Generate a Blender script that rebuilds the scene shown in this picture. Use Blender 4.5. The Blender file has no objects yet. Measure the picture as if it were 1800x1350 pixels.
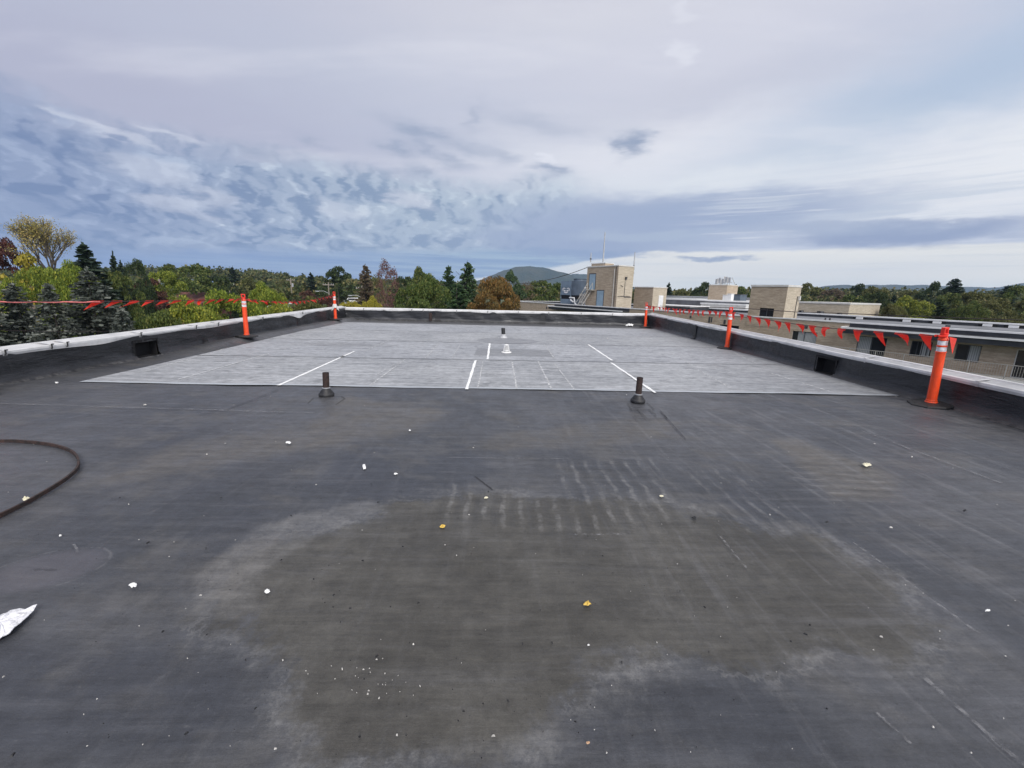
import bpy, math, random
import numpy as np
from mathutils import Vector, Matrix
R = math.radians
SC = bpy.context.scene
COL = SC.collection

# ------------------------------------------------------------------ camera
F, ROLL, PITCH, YAW, CH = 740.0, R(1.5), R(12.46), R(1.53), 1.5
_f = Vector((math.sin(YAW)*math.cos(PITCH), math.cos(YAW)*math.cos(PITCH), -math.sin(PITCH)))
_r0 = Vector((math.cos(YAW), -math.sin(YAW), 0)); _u0 = _r0.cross(_f)
_r = math.cos(ROLL)*_r0 + math.sin(ROLL)*_u0
_u = math.cos(ROLL)*_u0 - math.sin(ROLL)*_r0
cam = bpy.data.cameras.new('camera'); camo = bpy.data.objects.new('camera', cam); COL.objects.link(camo)
cam.sensor_fit = 'HORIZONTAL'; cam.sensor_width = 36; cam.lens = 36*F/1800
cam.clip_start = 0.05; cam.clip_end = 30000
camo.matrix_world = Matrix(((_r.x, _u.x, -_f.x, 0), (_r.y, _u.y, -_f.y, 0), (_r.z, _u.z, -_f.z, CH), (0, 0, 0, 1)))
SC.camera = camo

def ray(x, y): return _f*F + _r*(x-900) - _u*(y-675)
def G(x, y, z=0.0):
    d = ray(x, y); t = (z-CH)/d.z; return (d.x*t, d.y*t)
def AT(x, y, Y):
    d = ray(x, y); t = Y/d.y; return (d.x*t, Y, CH+d.z*t)
def AZEL(x, y):
    d = ray(x, y).normalized(); return math.atan2(d.x, d.y), math.asin(d.z)

# ------------------------------------------------------------------ node helper
def s2l(c):
    return tuple(((v/255)/12.92 if v/255 <= .04045 else ((v/255+.055)/1.055)**2.4) for v in c)
class T:
    def __init__(s, nt): s.nt = nt; s.n = nt.nodes; s.l = nt.links
    def new(s, t, **k):
        n = s.n.new(t)
        for a, b in k.items(): setattr(n, a, b)
        return n
    def put(s, sock, v):
        if isinstance(v, E): v = v.s
        if isinstance(v, bpy.types.NodeSocket): s.l.new(v, sock)
        else:
            if hasattr(sock.default_value, '__len__') and not hasattr(v, '__len__'): v = [v]*len(sock.default_value)
            if hasattr(sock.default_value, '__len__') and len(sock.default_value) == 4 and len(v) == 3: v = tuple(v)+(1,)
            sock.default_value = v
    def m(s, op, a, b=None, c=None, clamp=False):
        n = s.new('ShaderNodeMath', operation=op, use_clamp=clamp)
        for i, v in enumerate((a, b, c)):
            if v is not None: s.put(n.inputs[i], v)
        return E(s, n.outputs[0])
    def mix(s, f, a, b, bt='MIX'):
        n = s.new('ShaderNodeMix', data_type='RGBA', blend_type=bt, clamp_factor=True)
        s.put(n.inputs[0], f); s.put(n.inputs[6], a); s.put(n.inputs[7], b)
        return E(s, n.outputs[2])
    def noise(s, v, scale=5, detail=4, rough=.5, dist=0, out=0, dim='3D'):
        n = s.new('ShaderNodeTexNoise', noise_dimensions=dim)
        if v is not None: s.put(n.inputs['Vector'], v)
        s.put(n.inputs['Scale'], scale); s.put(n.inputs['Detail'], detail); s.put(n.inputs['Roughness'], rough); s.put(n.inputs['Distortion'], dist)
        return E(s, n.outputs[out])
    def sep(s, v):
        n = s.new('ShaderNodeSeparateXYZ'); s.put(n.inputs[0], v); return [E(s, o) for o in n.outputs]
    def vec(s, x, y, z=0.0):
        n = s.new('ShaderNodeCombineXYZ')
        for i, v in enumerate((x, y, z)): s.put(n.inputs[i], v)
        return E(s, n.outputs[0])
    def ss(s, v, a, b, lo=0.0, hi=1.0):
        n = s.new('ShaderNodeMapRange', interpolation_type='SMOOTHSTEP')
        for i, q in enumerate((v, a, b, lo, hi)): s.put(n.inputs[i], q)
        return E(s, n.outputs[0])
    def attr(s, name, out='Fac'):
        n = s.new('ShaderNodeAttribute', attribute_name=name); return E(s, n.outputs[out])
    def coord(s, o='Object'):
        return E(s, s.new('ShaderNodeTexCoord').outputs[o])
    def bump(s, h, strength=.5, dist=.01):
        n = s.new('ShaderNodeBump'); s.put(n.inputs['Height'], h); s.put(n.inputs['Strength'], strength); s.put(n.inputs['Distance'], dist)
        return E(s, n.outputs[0])
class E:
    def __init__(s, t, so): s.t = t; s.s = so
    def __add__(s, o): return s.t.m('ADD', s, o)
    __radd__ = __add__
    def __sub__(s, o): return s.t.m('SUBTRACT', s, o)
    def __rsub__(s, o): return s.t.m('SUBTRACT', o, s)
    def __mul__(s, o): return s.t.m('MULTIPLY', s, o)
    __rmul__ = __mul__
    def __truediv__(s, o): return s.t.m('DIVIDE', s, o)
    def __pow__(s, o): return s.t.m('POWER', s, o)
    def abs(s): return s.t.m('ABSOLUTE', s)
    def clamp(s): return s.t.m('ADD', s, 0.0, clamp=True)

def gauss(t, u, v, ru, rv, rot=0.0):
    # exp(-(u'/ru)^2-(v'/rv)^2)
    c, q = math.cos(rot), math.sin(rot)
    a = (u*c + v*q)*(1/ru) if rot else u*(1/ru)
    b = (v*c - u*q)*(1/rv) if rot else v*(1/rv)
    return t.m('EXPONENT', (a*a + b*b)*-1.0)

# ------------------------------------------------------------------ world
SUN_EL, SUN_AZ = R(36), R(163)     # azimuth clockwise from +Y: to the right and behind the camera
w = bpy.data.worlds.new('World'); SC.world = w; w.use_nodes = True
t = T(w.node_tree); w.node_tree.nodes.clear()
sky = t.new('ShaderNodeTexSky', sky_type='NISHITA', sun_disc=False, sun_elevation=SUN_EL, sun_rotation=SUN_AZ)
dvec = t.coord('Generated'); dx, dy, dz = t.sep(dvec)
az = t.m('ARCTAN2', dx, dy)*57.29578
el = t.m('ARCSINE', dz)*57.29578
elp = t.m('MAXIMUM', el, -2.0)
den = t.m('MAXIMUM', dz, -.01) + .10
cp = t.vec(dx/den, dy/den, 0.0)                 # cloud deck coordinates
w1 = t.noise(t.vec(dx, dy, dz*2.2), 3.0, 5, .55); w2 = t.noise(t.vec(dx+7.3, dy, dz*2.2), 3.0, 5, .55)
w3 = t.noise(t.vec(dx, dy, dz*4), 11.0, 6, .6); w4 = t.noise(t.vec(dx+3.1, dy+5, dz*4), 11.0, 6, .6)
uaz = az + (w1-.5)*14 + (w3-.5)*5; uel = elp + (w2-.5)*7 + (w4-.5)*3.0
fine_az = az + (w3-.5)*9; fine_el = elp + (w4-.5)*2.6
def pd(x, y):
    a, e = AZEL(x, y); return math.degrees(a), math.degrees(e)
def blob(col, base, x, y, rx, ry, st=1.0, rot=0.0, fine=False):
    a, e = pd(x, y); u = (fine_az if fine else uaz) - a; v = (fine_el if fine else uel) - e
    g = gauss(t, u, v, rx, ry, R(rot)); return t.mix(g*st, base, s2l(col))
def blob4(col, base, x, y, rx, ry, st=1.0, rot=0.0):
    a, e = pd(x, y); u = fine_az - a; v = fine_el - e; c_, q_ = math.cos(R(rot)), math.sin(R(rot))
    a1 = (u*c_ + v*q_)*(1/rx); b1 = (v*c_ - u*q_)*(1/ry); r2 = a1*a1 + b1*b1
    return t.mix(t.m('EXPONENT', r2*r2*-1.0)*st, base, s2l(col))
nish = t.mix(1.0, E(t, sky.outputs[0]), (.1, .1, .1), 'MULTIPLY')
C = t.mix(t.ss(az, -55, 50), s2l((188, 190, 210)), s2l((208, 214, 230)))
C = t.mix(t.ss(el, 21, 34), C, s2l((200, 199, 215)))
C = t.mix(.05, C, nish)
C = blob((244, 244, 249), C, 1160, 235, 19, 7, .9, 10)
C = blob((232, 234, 242), C, 930, 215, 13, 6, .6)
C = blob((196, 202, 219), C, 650, 130, 30, 5, .7)
C = blob((182, 184, 206), C, 150, 120, 22, 5, .6)
C = blob((190, 194, 212), C, 1300, 150, 22, 2.6, .6, 5)
C = blob((212, 213, 227), C, 1150, 110, 30, 4, .6, 3)
C = blob((228, 229, 236), C, 1000, 20, 30, 3.5, .5)
C = blob((178, 196, 220), C, 1640, 185, 20, 4.6, .95, 18)
C = blob((206, 216, 230), C, 1330, 285, 14, 2.6, .75, 9)
C = blob((246, 247, 249), C, 1790, 310, 15, 4, .95)
C = blob((240, 242, 246), C, 1560, 330, 18, 3.4, .8)
C = blob((236, 240, 245), C, 1200, 322, 13, 1.8, .8, 4)
# left dark deck and its ragged lower half
ub = 12.8 - az*.045; lb = 5.2 + az*.06
belt = t.ss(uel, ub+1.2, ub-2.6)*t.ss(az + (w2-.5)*12, 17, 3)
C = t.mix(belt*.85, C, t.mix(t.ss(az, -50, -5), s2l((148, 164, 196)), s2l((178, 194, 211))))
# broken cumulus: body shade plus lit upper edges
def billow(x_, y_):
    out = None
    for sc_, wt in ((1.0, .52), (2.3, .30), (5.1, .18)):
        v = t.new('ShaderNodeTexVoronoi', voronoi_dimensions='2D', feature='SMOOTH_F1'); t.put(v.inputs['Vector'], t.vec(x_*sc_ + sc_*3, y_*sc_)); v.inputs['Scale'].default_value = 1; v.inputs['Smoothness'].default_value = .55
        q_ = E(t, v.outputs['Distance'])*(-wt); out = q_ if out is None else out + q_
    return out
cu = az*.22 + (w3-.5)*.8 + (w1-.5)*.7; cv = t.m('LOGARITHM', elp + 5, 2.718)*3.3 + az*.022*t.ss(az, -12, -30) + (w4-.5)*.8
hA = billow(cu, cv); hB = billow(cu - .07, cv + .26)
nA = t.noise(t.vec(cu*.55, cv*.55, 0.0), 1.0, 5, .5)
nC = t.noise(t.vec(cu*1.3 + 4, cv*1.3, 2.0), 1.0, 6, .6)
emb = (hA - hB)*.62 + (nC-.5)*.28 + (nA-.5)*.38
shade = t.mix(t.ss(az, -48, -5), s2l((116, 136, 174)), s2l((142, 161, 188)))
light = t.mix(t.ss(az, -50, -10), s2l((184, 197, 222)), s2l((216, 226, 236)))
breg = belt*t.ss(fine_el, lb-1.2, lb+1.0)
C = t.mix(t.ss(emb, .02, -.13)*breg*.95, C, shade)
C = t.mix(t.ss(emb, .03, .17)*breg*.8, C, light)
C = t.mix(t.ss(nC, .60, .74)*t.ss(emb, .03, .14)*breg*.6, C, s2l((236, 241, 246)))
# bright rim along the top of the deck at the left
rimm = t.m('EXPONENT', ((uel - ub + .3)*(uel - ub + .3))*-.9)*t.ss(az, -16, -26)*t.ss(az, -46, -41)
C = t.mix(rimm*t.ss(nC, .50, .68)*.2, C, s2l((222, 226, 238)))
# smooth blue-grey layer under the belt, streaked
st2 = t.noise(t.vec(az*.035 + (w3-.5)*.3, el*1.0, 0.0), 1.5, 6, .6)
low = t.ss(fine_el, lb+.7, lb-.7)*t.ss(az, 26, 4)
C = t.mix(t.ss(az, -26, -50)*belt*.35, C, s2l((124, 142, 180)))
C = t.mix(low*.95, C, t.mix(t.ss(st2, .36, .64), t.mix(t.ss(az, -45, 8), s2l((126, 151, 198)), s2l((140, 165, 199))), t.mix(t.ss(az, -45, 8), s2l((150, 172, 209)), s2l((178, 199, 216)))))
# grey wedge right of centre
C = blob4((168, 181, 208), C, 1090, 398, 17, 3.3, .95, -1)
C = blob4((164, 178, 206), C, 1270, 372, 17, 2.1, .9, 1)
C = blob4((158, 172, 202), C, 980, 425, 13, 1.6, .7)
C = blob4((186, 199, 217), C, 1120, 415, 9, .7, .6)
# right: white and pale streaks
C = t.mix(t.ss(st2, .52, .66)*t.ss(az, 18, 30)*t.ss(el, 16, 9)*.5, C, s2l((196, 207, 222)))
C = t.mix(t.ss(st2, .48, .34)*t.ss(az, 18, 30)*t.ss(el, 16, 9)*.5, C, s2l((246, 246, 248)))
edge = t.m('MINIMUM', 1.7 + (az+2)*.17, 5.1) + (w4-.5)*.9 + (w3-.5)*.6
cream = t.ss(el, edge+.22, edge-.18)*t.ss(az, -22, -3)
C = t.mix(cream*.97, C, t.mix(t.ss(az, 2, 20), s2l((238, 241, 241)), s2l((255, 252, 243))))
C = t.mix(t.ss(st2, .50, .68)*cream*.4, C, s2l((224, 228, 228)))
C = t.mix(t.ss(el, 2.6, 1.2)*t.ss(az, 14, 24)*.45, C, s2l((222, 233, 235)))
C = blob4((150, 163, 194), C, 1590, 413, 9.5, 1.0, .95)
C = blob4((170, 182, 206), C, 1470, 402, 8, .8, .8, -3)
C = blob4((160, 173, 198), C, 1262, 455, 4.2, .33, .9)
C = blob4((150, 168, 200), C, 1020, 444, 9, .55, .9)
C = blob4((196, 206, 222), C, 1540, 372, 5, .6, .6, 2)
C = blob4((196, 206, 222), C, 1330, 360, 5, .6, .5, 2)
for (x, y, rx, ry, s_) in ((728, 231, 3.2, .75, .8), (770, 236, 2.4, .6, .7), (697, 258, 1.7, .7, .75), (750, 258, 1.8, .6, .6), (1112, 248, 1.8, 1.0, .95), (1096, 262, 1.1, 1.0, .7), (965, 297, 1.9, .75, .85), (788, 284, 2.4, .6, .65), (722, 298, 1.3, .7, .65), (830, 262, 2.6, .7, .5), (835, 210, .9, 1.4, .4), (458, 268, 2.6, .5, .5), (940, 215, 6, .9, .35), (880, 275, 1.6, .8, .4), (550, 248, 1.6, .4, .4)):
    C = blob((150, 164, 190), C, x, y, rx, ry, s_*1.0, -8, True)
for (x, y, rx, ry, s_) in ((966, 281, 1.5, .5, .8), (1195, 98, 1.5, 1.0, .5), (1212, 18, 1.2, .8, .3), (150, 215, 2, .4, .35), (225, 240, 2.6, .35, .4), (300, 238, 2, .35, .35), (270, 300, 4, 1.2, .35), (320, 360, 3, 1.0, .4), (380, 350, 2, .8, .4), (720, 350, 3, .9, .55), (600, 372, 3, 1.0, .35)):
    C = blob4((236, 238, 247), C, x, y, rx, ry, s_, -10)
# faint veils everywhere
st1 = t.noise(t.vec(dx/den*.5 + dy/den*.35, dy/den*1.8, 3.0), 1.2, 6, .55)
C = t.mix(t.ss(st1, .50, .72)*t.ss(el, 10, 14)*.35, C, s2l((192, 198, 218)))
C = t.mix(t.ss(st1, .48, .30)*t.ss(el, 10, 14)*.30, C, s2l((240, 240, 247)))
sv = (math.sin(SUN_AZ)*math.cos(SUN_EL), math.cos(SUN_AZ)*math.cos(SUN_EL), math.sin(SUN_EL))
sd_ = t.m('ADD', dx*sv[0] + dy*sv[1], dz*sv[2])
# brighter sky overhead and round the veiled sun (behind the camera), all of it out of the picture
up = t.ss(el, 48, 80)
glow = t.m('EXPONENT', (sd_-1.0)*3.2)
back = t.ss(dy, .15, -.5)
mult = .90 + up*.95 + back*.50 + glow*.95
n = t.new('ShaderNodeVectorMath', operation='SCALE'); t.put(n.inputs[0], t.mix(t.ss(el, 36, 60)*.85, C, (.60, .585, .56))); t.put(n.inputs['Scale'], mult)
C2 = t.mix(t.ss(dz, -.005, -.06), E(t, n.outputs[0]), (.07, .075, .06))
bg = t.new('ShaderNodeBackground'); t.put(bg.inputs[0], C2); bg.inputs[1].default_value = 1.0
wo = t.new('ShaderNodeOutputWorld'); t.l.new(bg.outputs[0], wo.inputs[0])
w.cycles.sampling_method = 'MANUAL'; w.cycles.sample_map_resolution = 256

sl = bpy.data.lights.new('sun', 'SUN'); sl.energy = 1.9; sl.angle = R(16); sl.color = (1, .95, .87)
so = bpy.data.objects.new('sun', sl); COL.objects.link(so)
so.rotation_euler = (R(90)-SUN_EL, 0, math.pi-SUN_AZ)
SC.view_settings.view_transform = 'Standard'; SC.view_settings.look = 'None'
SC.view_settings.exposure = 0.12; SC.view_settings.gamma = 1
SC.render.engine = 'CYCLES'
SC.cycles.volume_bounces = 0; SC.cycles.max_bounces = 6; SC.cycles.transparent_max_bounces = 8

# ------------------------------------------------------------------ materials
MATS = {}
def mat(name, fn):
    if name in MATS: return MATS[name]
    m = bpy.data.materials.new(name); m.use_nodes = True; m.node_tree.nodes.clear()
    t = T(m.node_tree); b = t.new('ShaderNodeBsdfPrincipled'); o = t.new('ShaderNodeOutputMaterial')
    t.l.new(b.outputs[0], o.inputs[0]); t.b = b; t.o = o
    fn(t, b); MATS[name] = m; return m
def simple(name, col, rough=.6, metal=0.0, var=.12, scale=6.0, spec=.5, bumpv=0.0):
    def fn(t, b):
        nz = t.noise(t.coord(), scale, 5, .6)
        c = t.mix(t.ss(nz, .3, .7), tuple(v*(1-var) for v in col), tuple(min(1, v*(1+var)) for v in col))
        t.put(b.inputs['Base Color'], c); t.put(b.inputs['Roughness'], t.ss(nz, .2, .8, rough*.85, min(1, rough*1.15)))
        b.inputs['Metallic'].default_value = metal; b.inputs['Specular IOR Level'].default_value = spec
        if bumpv: t.put(b.inputs['Normal'], t.bump(nz, bumpv, .01))
    return mat(name, fn)

def m_deck(t, b):
    P = t.coord(); x, y, z = t.sep(P)
    rg = t.attr('stain'); br = t.attr('brown'); bl = t.attr('blue'); rx = t.attr('ripx'); ry = t.attr('ripy'); du = t.attr('dust')
    big = t.noise(P, .55, 5, .55); med = t.noise(P, 3.2, 7, .65); fin = t.noise(P, 38, 5, .7); grit = t.noise(P, 260, 3, .6)
    sy = t.noise(t.vec(x*11, y*.7, 0.0), 1.0, 6, .65); sy2 = t.noise(t.vec(x*38 + med*3, y*1.6, 5.0), 1.0, 4, .6)
    sx = t.noise(t.vec(x*.7 + med*.8, y*9, 2.0), 1.0, 6, .65)
    dirt = t.noise(t.vec(x*1.3 + y*.5, y*1.6, 9.0), 1.5, 6, .62)
    c = t.mix(t.ss(big, .36, .64), (.036, .039, .046), (.063, .065, .071))
    c = t.mix(t.ss(bl + (med-.5)*.5, .3, .8)*.85, c, (.033, .036, .044))
    c = t.mix(t.ss(dirt, .47, .68)*.5, c, (.086, .082, .076))
    rs = rg + (med-.5)*.46 + (t.noise(P, 10, 6, .7)-.5)*.22 + (fin-.5)*.12           # signed distance to the dried puddle's edge, ragged
    inside = t.ss(rs, -.03, .09)
    inn = t.mix(t.ss(t.noise(P, 1.4, 7, .7), .38, .66), (.044, .041, .034), (.073, .069, .059))
    c = t.mix(inside*.88, c, inn)
    rim = gauss(t, rs+.02, rs*0.0, .085, 1.0)*t.ss(t.noise(P, 2.6, 7, .7), .40, .62)
    rimf = t.ss(t.noise(P, 24, 5, .75), .34, .66)
    c = t.mix(rim*(.10+rimf*.9)*.5, c, (.185, .182, .176))
    c = t.mix(gauss(t, rs+.01, rs*0.0, .012, 1.0)*t.ss(t.noise(P, 4, 5, .7), .42, .6)*.30, c, (.20, .197, .19))
    c = t.mix(t.ss(br + (med-.5)*.6 + (fin-.5)*.2, .35, .95)*.7, c, (.098, .090, .078))
    c = t.mix(t.ss(du + (med-.5)*.7 + (fin-.5)*.35, .42, .95)*.6, c, (.17, .168, .165))
    # ridges where water dried between the wrinkles
    rw = t.m('SINE', (x + (t.noise(t.vec(x*.6, y*4, 0.0), 1.0, 3, .5)-.5)*.10 + (fin-.5)*.02)*(6.28318/.125))
    ryw = t.m('SINE', (y + x*.04 + (t.noise(t.vec(x*3, y, 0.0), 1.2, 3, .5)-.5)*.10)*(6.28318/.125))
    rb = t.ss(t.noise(P, 3.5, 6, .75), .40, .62)
    c = t.mix(t.ss(rw, .35, 1.0)*rx*rb*(.35+rimf*.65)*.62, c, (.19, .187, .18))
    c = t.mix(t.ss(rw, -.2, -.9)*rx*.30, c, (.034, .034, .034))
    c = t.mix(t.ss(ryw, .45, 1.0)*ry*rb*.55, c, (.155, .15, .145))
    c = t.mix(t.ss(ryw, -.2, -.9)*ry*.3, c, (.036, .036, .034))
    # brushed scuffs along the roof and across it
    right = t.ss(x, .2, 2.4)
    c = t.mix(t.ss(sy, .50, .74)*(.14 + right*.42), c, (.135, .135, .14))
    c = t.mix(t.ss(sy2, .62, .80)*(right*.30 + .04), c, (.20, .20, .205))
    c = t.mix(t.ss(sy, .46, .28)*right*.3, c, (.034, .036, .042))
    c = t.mix(t.ss(sx, .52, .76)*.34, c, (.12, .12, .125))
    c = t.mix(t.ss(fin, .58, .80)*.30, c, (.15, .148, .142))
    c = t.mix(t.ss(grit, .66, .78)*.35, c, (.22, .215, .2))
    c = t.mix(t.ss(t.noise(t.vec(x+9, y, 0.0), 170, 2, .5), .68, .76)*inside*.6, c, (.012, .012, .012))
    wis = t.noise(t.vec(x*1.6 + med*1.2, y*14, 7.0), 1.0, 7, .72); wis2 = t.noise(t.vec(x*9, y*60 + med*4, 8.0), 1.0, 5, .7)
    grain = t.noise(P, 120, 5, .8); mot = t.noise(P, 9, 7, .75); diag = t.noise(t.vec(x*7 - y*5, y*1.4 + x, 3.0), 1.0, 6, .7)
    val = .50 + t.ss(wis, .30, .70)*.42 + t.ss(mot, .32, .68)*.32 + t.ss(wis2, .34, .66)*.16 + t.ss(grain, .30, .70)*.26
    c = t.mix(1.0, c, t.vec(val, val, val), 'MULTIPLY')
    c = t.mix(t.ss(diag, .60, .76)*t.ss(mot, .45, .6)*.35, c, (.15, .15, .155))
    c = t.mix(t.ss(t.noise(t.vec(x*20, y*24, 3.0), 1.0, 3, .6), .70, .76)*.6, c, (.014, .014, .014))
    # ring left by a blister at the left
    gx, gy = G(80, 1000); ddx = (x-gx)*1.0 - (y-gy)*.25; ddy = (y-gy)*1.25
    rr = t.m('SQRT', ddx*ddx + ddy*ddy) + (med-.5)*.05
    c = t.mix(t.ss(rr, .27, .18)*.45, c, (.105, .10, .115))
    c = t.mix(gauss(t, rr-.25, rr*0.0, .007, 1.0)*t.ss(mot, .45, .6)*.4, c, (.17, .168, .172))
    c = t.mix(t.ss(t.m('MAXIMUM', ddx.abs()*.6, (ddy + (fin-.5)*.06).abs()*4.0), .05, .03)*.6, c, (.03, .03, .034))
    # gets paler with distance over the far strip between patch and parapets
    c = t.mix(t.ss(y, 6.0, 18.0)*.35, c, (.12, .12, .125))
    t.put(b.inputs['Base Color'], c)
    t.put(b.inputs['Roughness'], t.ss(med + (fin-.5)*.4 - t.ss(bl, .3, .9)*.12, .25, .75, .36, .60))
    b.inputs['Specular IOR Level'].default_value = .5
    hgt = med*.5 + fin*.22 + grit*.10 + sy2*.12 + rw*rx*.28 + ryw*ry*.2 + sx*.2
    t.put(b.inputs['Normal'], t.bump(hgt + wis*.5 + mot*.3, .6, .014))
def m_patch(t, b):
    P = t.coord(); x, y, z = t.sep(P)
    med = t.noise(P, 2.6, 7, .68); fin = t.noise(P, 34, 5, .7); big = t.noise(P, .5, 4, .5)
    sx = t.noise(t.vec(x*1.1 + med, y*9, 2.0), 1.0, 7, .7); sx2 = t.noise(t.vec(x*4, y*26, 4.0), 1.0, 5, .65)
    sy = t.noise(t.vec(x*14, y*.8, 5.0), 1.0, 5, .6)
    strip = t.ss(t.m('SINE', y*(6.28318/6.1) - 3.2), -.2, .2)
    c = t.mix(t.ss(big, .35, .65), (.235, .245, .258), (.31, .32, .33))
    c = t.mix(strip*.3, c, (.30, .315, .345))
    c = t.mix(t.ss(sx, .44, .72)*.65, c, (.43, .44, .455))
    c = t.mix(t.ss(sx2, .55, .78)*.5, c, (.52, .53, .545))
    c = t.mix(t.ss(sx2, .45, .25)*.45, c, (.145, .15, .16))
    c = t.mix(t.ss(med, .48, .30)*.6, c, (.13, .135, .14))
    c = t.mix(t.ss(sy, .60, .78)*.2, c, (.48, .49, .50))
    mot = t.noise(P, 8, 7, .75); g2 = t.noise(t.vec(x*5, y*30, 1.0), 1.0, 6, .75)
    val = .50 + t.ss(mot, .32, .68)*.38 + t.ss(g2, .34, .66)*.44 + t.ss(sx, .3, .7)*.24
    c = t.mix(1.0, c, t.vec(val, val, val), 'MULTIPLY')
    c = t.mix(t.ss(t.noise(t.vec(x*2.2, y*12, 6.0), 1.0, 6, .7), .60, .74)*.5, c, (.54, .56, .57))
    # darker footprints round the drain and the vent pipe
    dxx = t.m('MAXIMUM', (x-.30).abs()*(1/.95), (y-10.45).abs()*(1/.62)); c = t.mix(t.ss(dxx + (fin-.5)*.08, 1.02, .98)*.55, c, (.15, .155, .162))
    c = t.mix(t.ss(t.m('SQRT', (x-.18)*(x-.18) + (y-12.9)*(y-12.9)*1.6) + (med-.5)*.5, 1.0, .9)*.5, c, (.15, .155, .17))
    c = t.mix(t.ss(t.m('SQRT', (x+4.3)*(x+4.3)*.25 + (y-11.2)*(y-11.2)*2) + (med-.5)*1.2, .9, .3)*.35, c, (.13, .13, .13))
    # pale tape along the near edge
    c = t.mix(t.ss(y - x*.0154, 6.51, 6.49)*.8, c, (.40, .43, .46))
    c = t.mix(gauss(t, y - x*.0154-6.5, y*0.0, .012, 1.0)*.4, c, (.16, .17, .18))
    # darker towards the right parapet
    c = t.mix(t.ss(x - (y-6)*.10, 3.6, 6.4)*.40, c, (.15, .155, .165))
    t.put(b.inputs['Base Color'], c); t.put(b.inputs['Roughness'], .62); b.inputs['Specular IOR Level'].default_value = .4
    t.put(b.inputs['Normal'], t.bump(med*.6 + fin*.3 + sx*.4, .35, .01))
def m_wall(t, b):
    P = t.coord(); x, y, z = t.sep(P); s_ = x + y
    n1 = t.noise(t.vec(s_*1.2, z*5, 0.0), 1.3, 7, .65); n2 = t.noise(P, 9, 6, .65); n3 = t.noise(t.vec(s_*8, z*1.5, 1.0), 1, 5, .6)
    c = t.mix(t.ss(n1, .35, .65), (.008, .009, .011), (.026, .027, .031))
    c = t.mix(t.ss(n2, .56, .78)*.35, c, (.085, .085, .09))
    c = t.mix(t.ss(n3, .62, .8)*.3, c, (.10, .10, .10))
    c = t.mix(t.ss(z, .05, .0)*t.ss(n2, .4, .6)*.45, c, (.16, .158, .15))
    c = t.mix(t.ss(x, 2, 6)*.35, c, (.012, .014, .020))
    t.put(b.inputs['Base Color'], c); t.put(b.inputs['Roughness'], t.ss(n2, .3, .7, .28, .48)); b.inputs['Specular IOR Level'].default_value = .5
    t.put(b.inputs['Normal'], t.bump(n1*1.0 + n2*.12, .7, .045))
def m_brick(name, a, c2):
    def fn(t, b):
        uv = E(t, t.new('ShaderNodeUVMap').outputs[0]); u, v, _ = t.sep(uv)
        bt = t.new('ShaderNodeTexBrick'); t.put(bt.inputs['Vector'], uv); bt.inputs['Scale'].default_value = 1
        bt.inputs['Brick Width'].default_value = .21; bt.inputs['Row Height'].default_value = .075; bt.inputs['Mortar Size'].default_value = .008
        t.put(bt.inputs['Color1'], a); t.put(bt.inputs['Color2'], c2); t.put(bt.inputs['Mortar'], (.40, .37, .32))
        bt.inputs['Bias'].default_value = -.1
        nz = t.noise(t.vec(u*.7, v*5, 0.0), 1.2, 6, .7); n2 = t.noise(uv, .35, 4, .5); n3 = t.noise(t.vec(u*3, v*.4, 0.0), 1.0, 4, .6)
        c = t.mix(t.ss(nz, .42, .66)*.55, E(t, bt.outputs[0]), tuple(v_*.55 for v_ in a))
        c = t.mix(t.ss(nz, .42, .3)*.4, c, tuple(min(1, v_*1.3) for v_ in c2))
        c = t.mix(t.ss(n2, .4, .7)*.3, c, tuple(v_*.7 for v_ in a))
        c = t.mix(t.ss(n3, .58, .8)*.25, c, tuple(v_*.6 for v_ in a))
        t.put(b.inputs['Base Color'], c); b.inputs['Roughness'].default_value = .85
        t.put(b.inputs['Normal'], t.bump(E(t, bt.outputs[1]), -.4, .01))
    return mat(name, fn)
def m_leaf(name, c1, c2, c3, trans=.25):
    def fn(t, b):
        g = t.new('ShaderNodeNewGeometry'); oi = t.new('ShaderNodeObjectInfo')
        rnd = E(t, g.outputs['Random Per Island']); P = t.coord()
        nz = t.noise(P, .45, 4, .6); n2 = t.noise(P, 1.7, 3, .5)
        c = t.mix(t.ss(nz + (rnd-.5)*.3, .38, .62), c1, c2)
        c = t.mix(t.ss(n2 + (rnd-.5)*.35, .52, .74)*.8, c, c3)
        hsv = t.new('ShaderNodeHueSaturation'); t.put(hsv.inputs['Color'], c)
        t.put(hsv.inputs['Value'], .75 + rnd*.5); t.put(hsv.inputs['Hue'], E(t, oi.outputs['Random'])*.022 + .489)
        t.put(b.inputs['Base Color'], E(t, hsv.outputs[0])); b.inputs['Roughness'].default_value = .6; b.inputs['Specular IOR Level'].default_value = .25
        tr = t.new('ShaderNodeBsdfTranslucent'); t.put(tr.inputs[0], E(t, hsv.outputs[0]))
        ms = t.new('ShaderNodeMixShader'); ms.inputs[0].default_value = trans
        t.l.new(b.outputs[0], ms.inputs[1]); t.l.new(tr.outputs[0], ms.inputs[2]); t.l.new(ms.outputs[0], t.o.inputs[0])
    return mat(name, fn)
def m_glass(t, b):
    P = t.coord(); x, y, z = t.sep(P)
    b.inputs['Base Color'].default_value = (.02, .022, .025, 1); b.inputs['Roughness'].default_value = .08; b.inputs['Specular IOR Level'].default_value = .6
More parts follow.
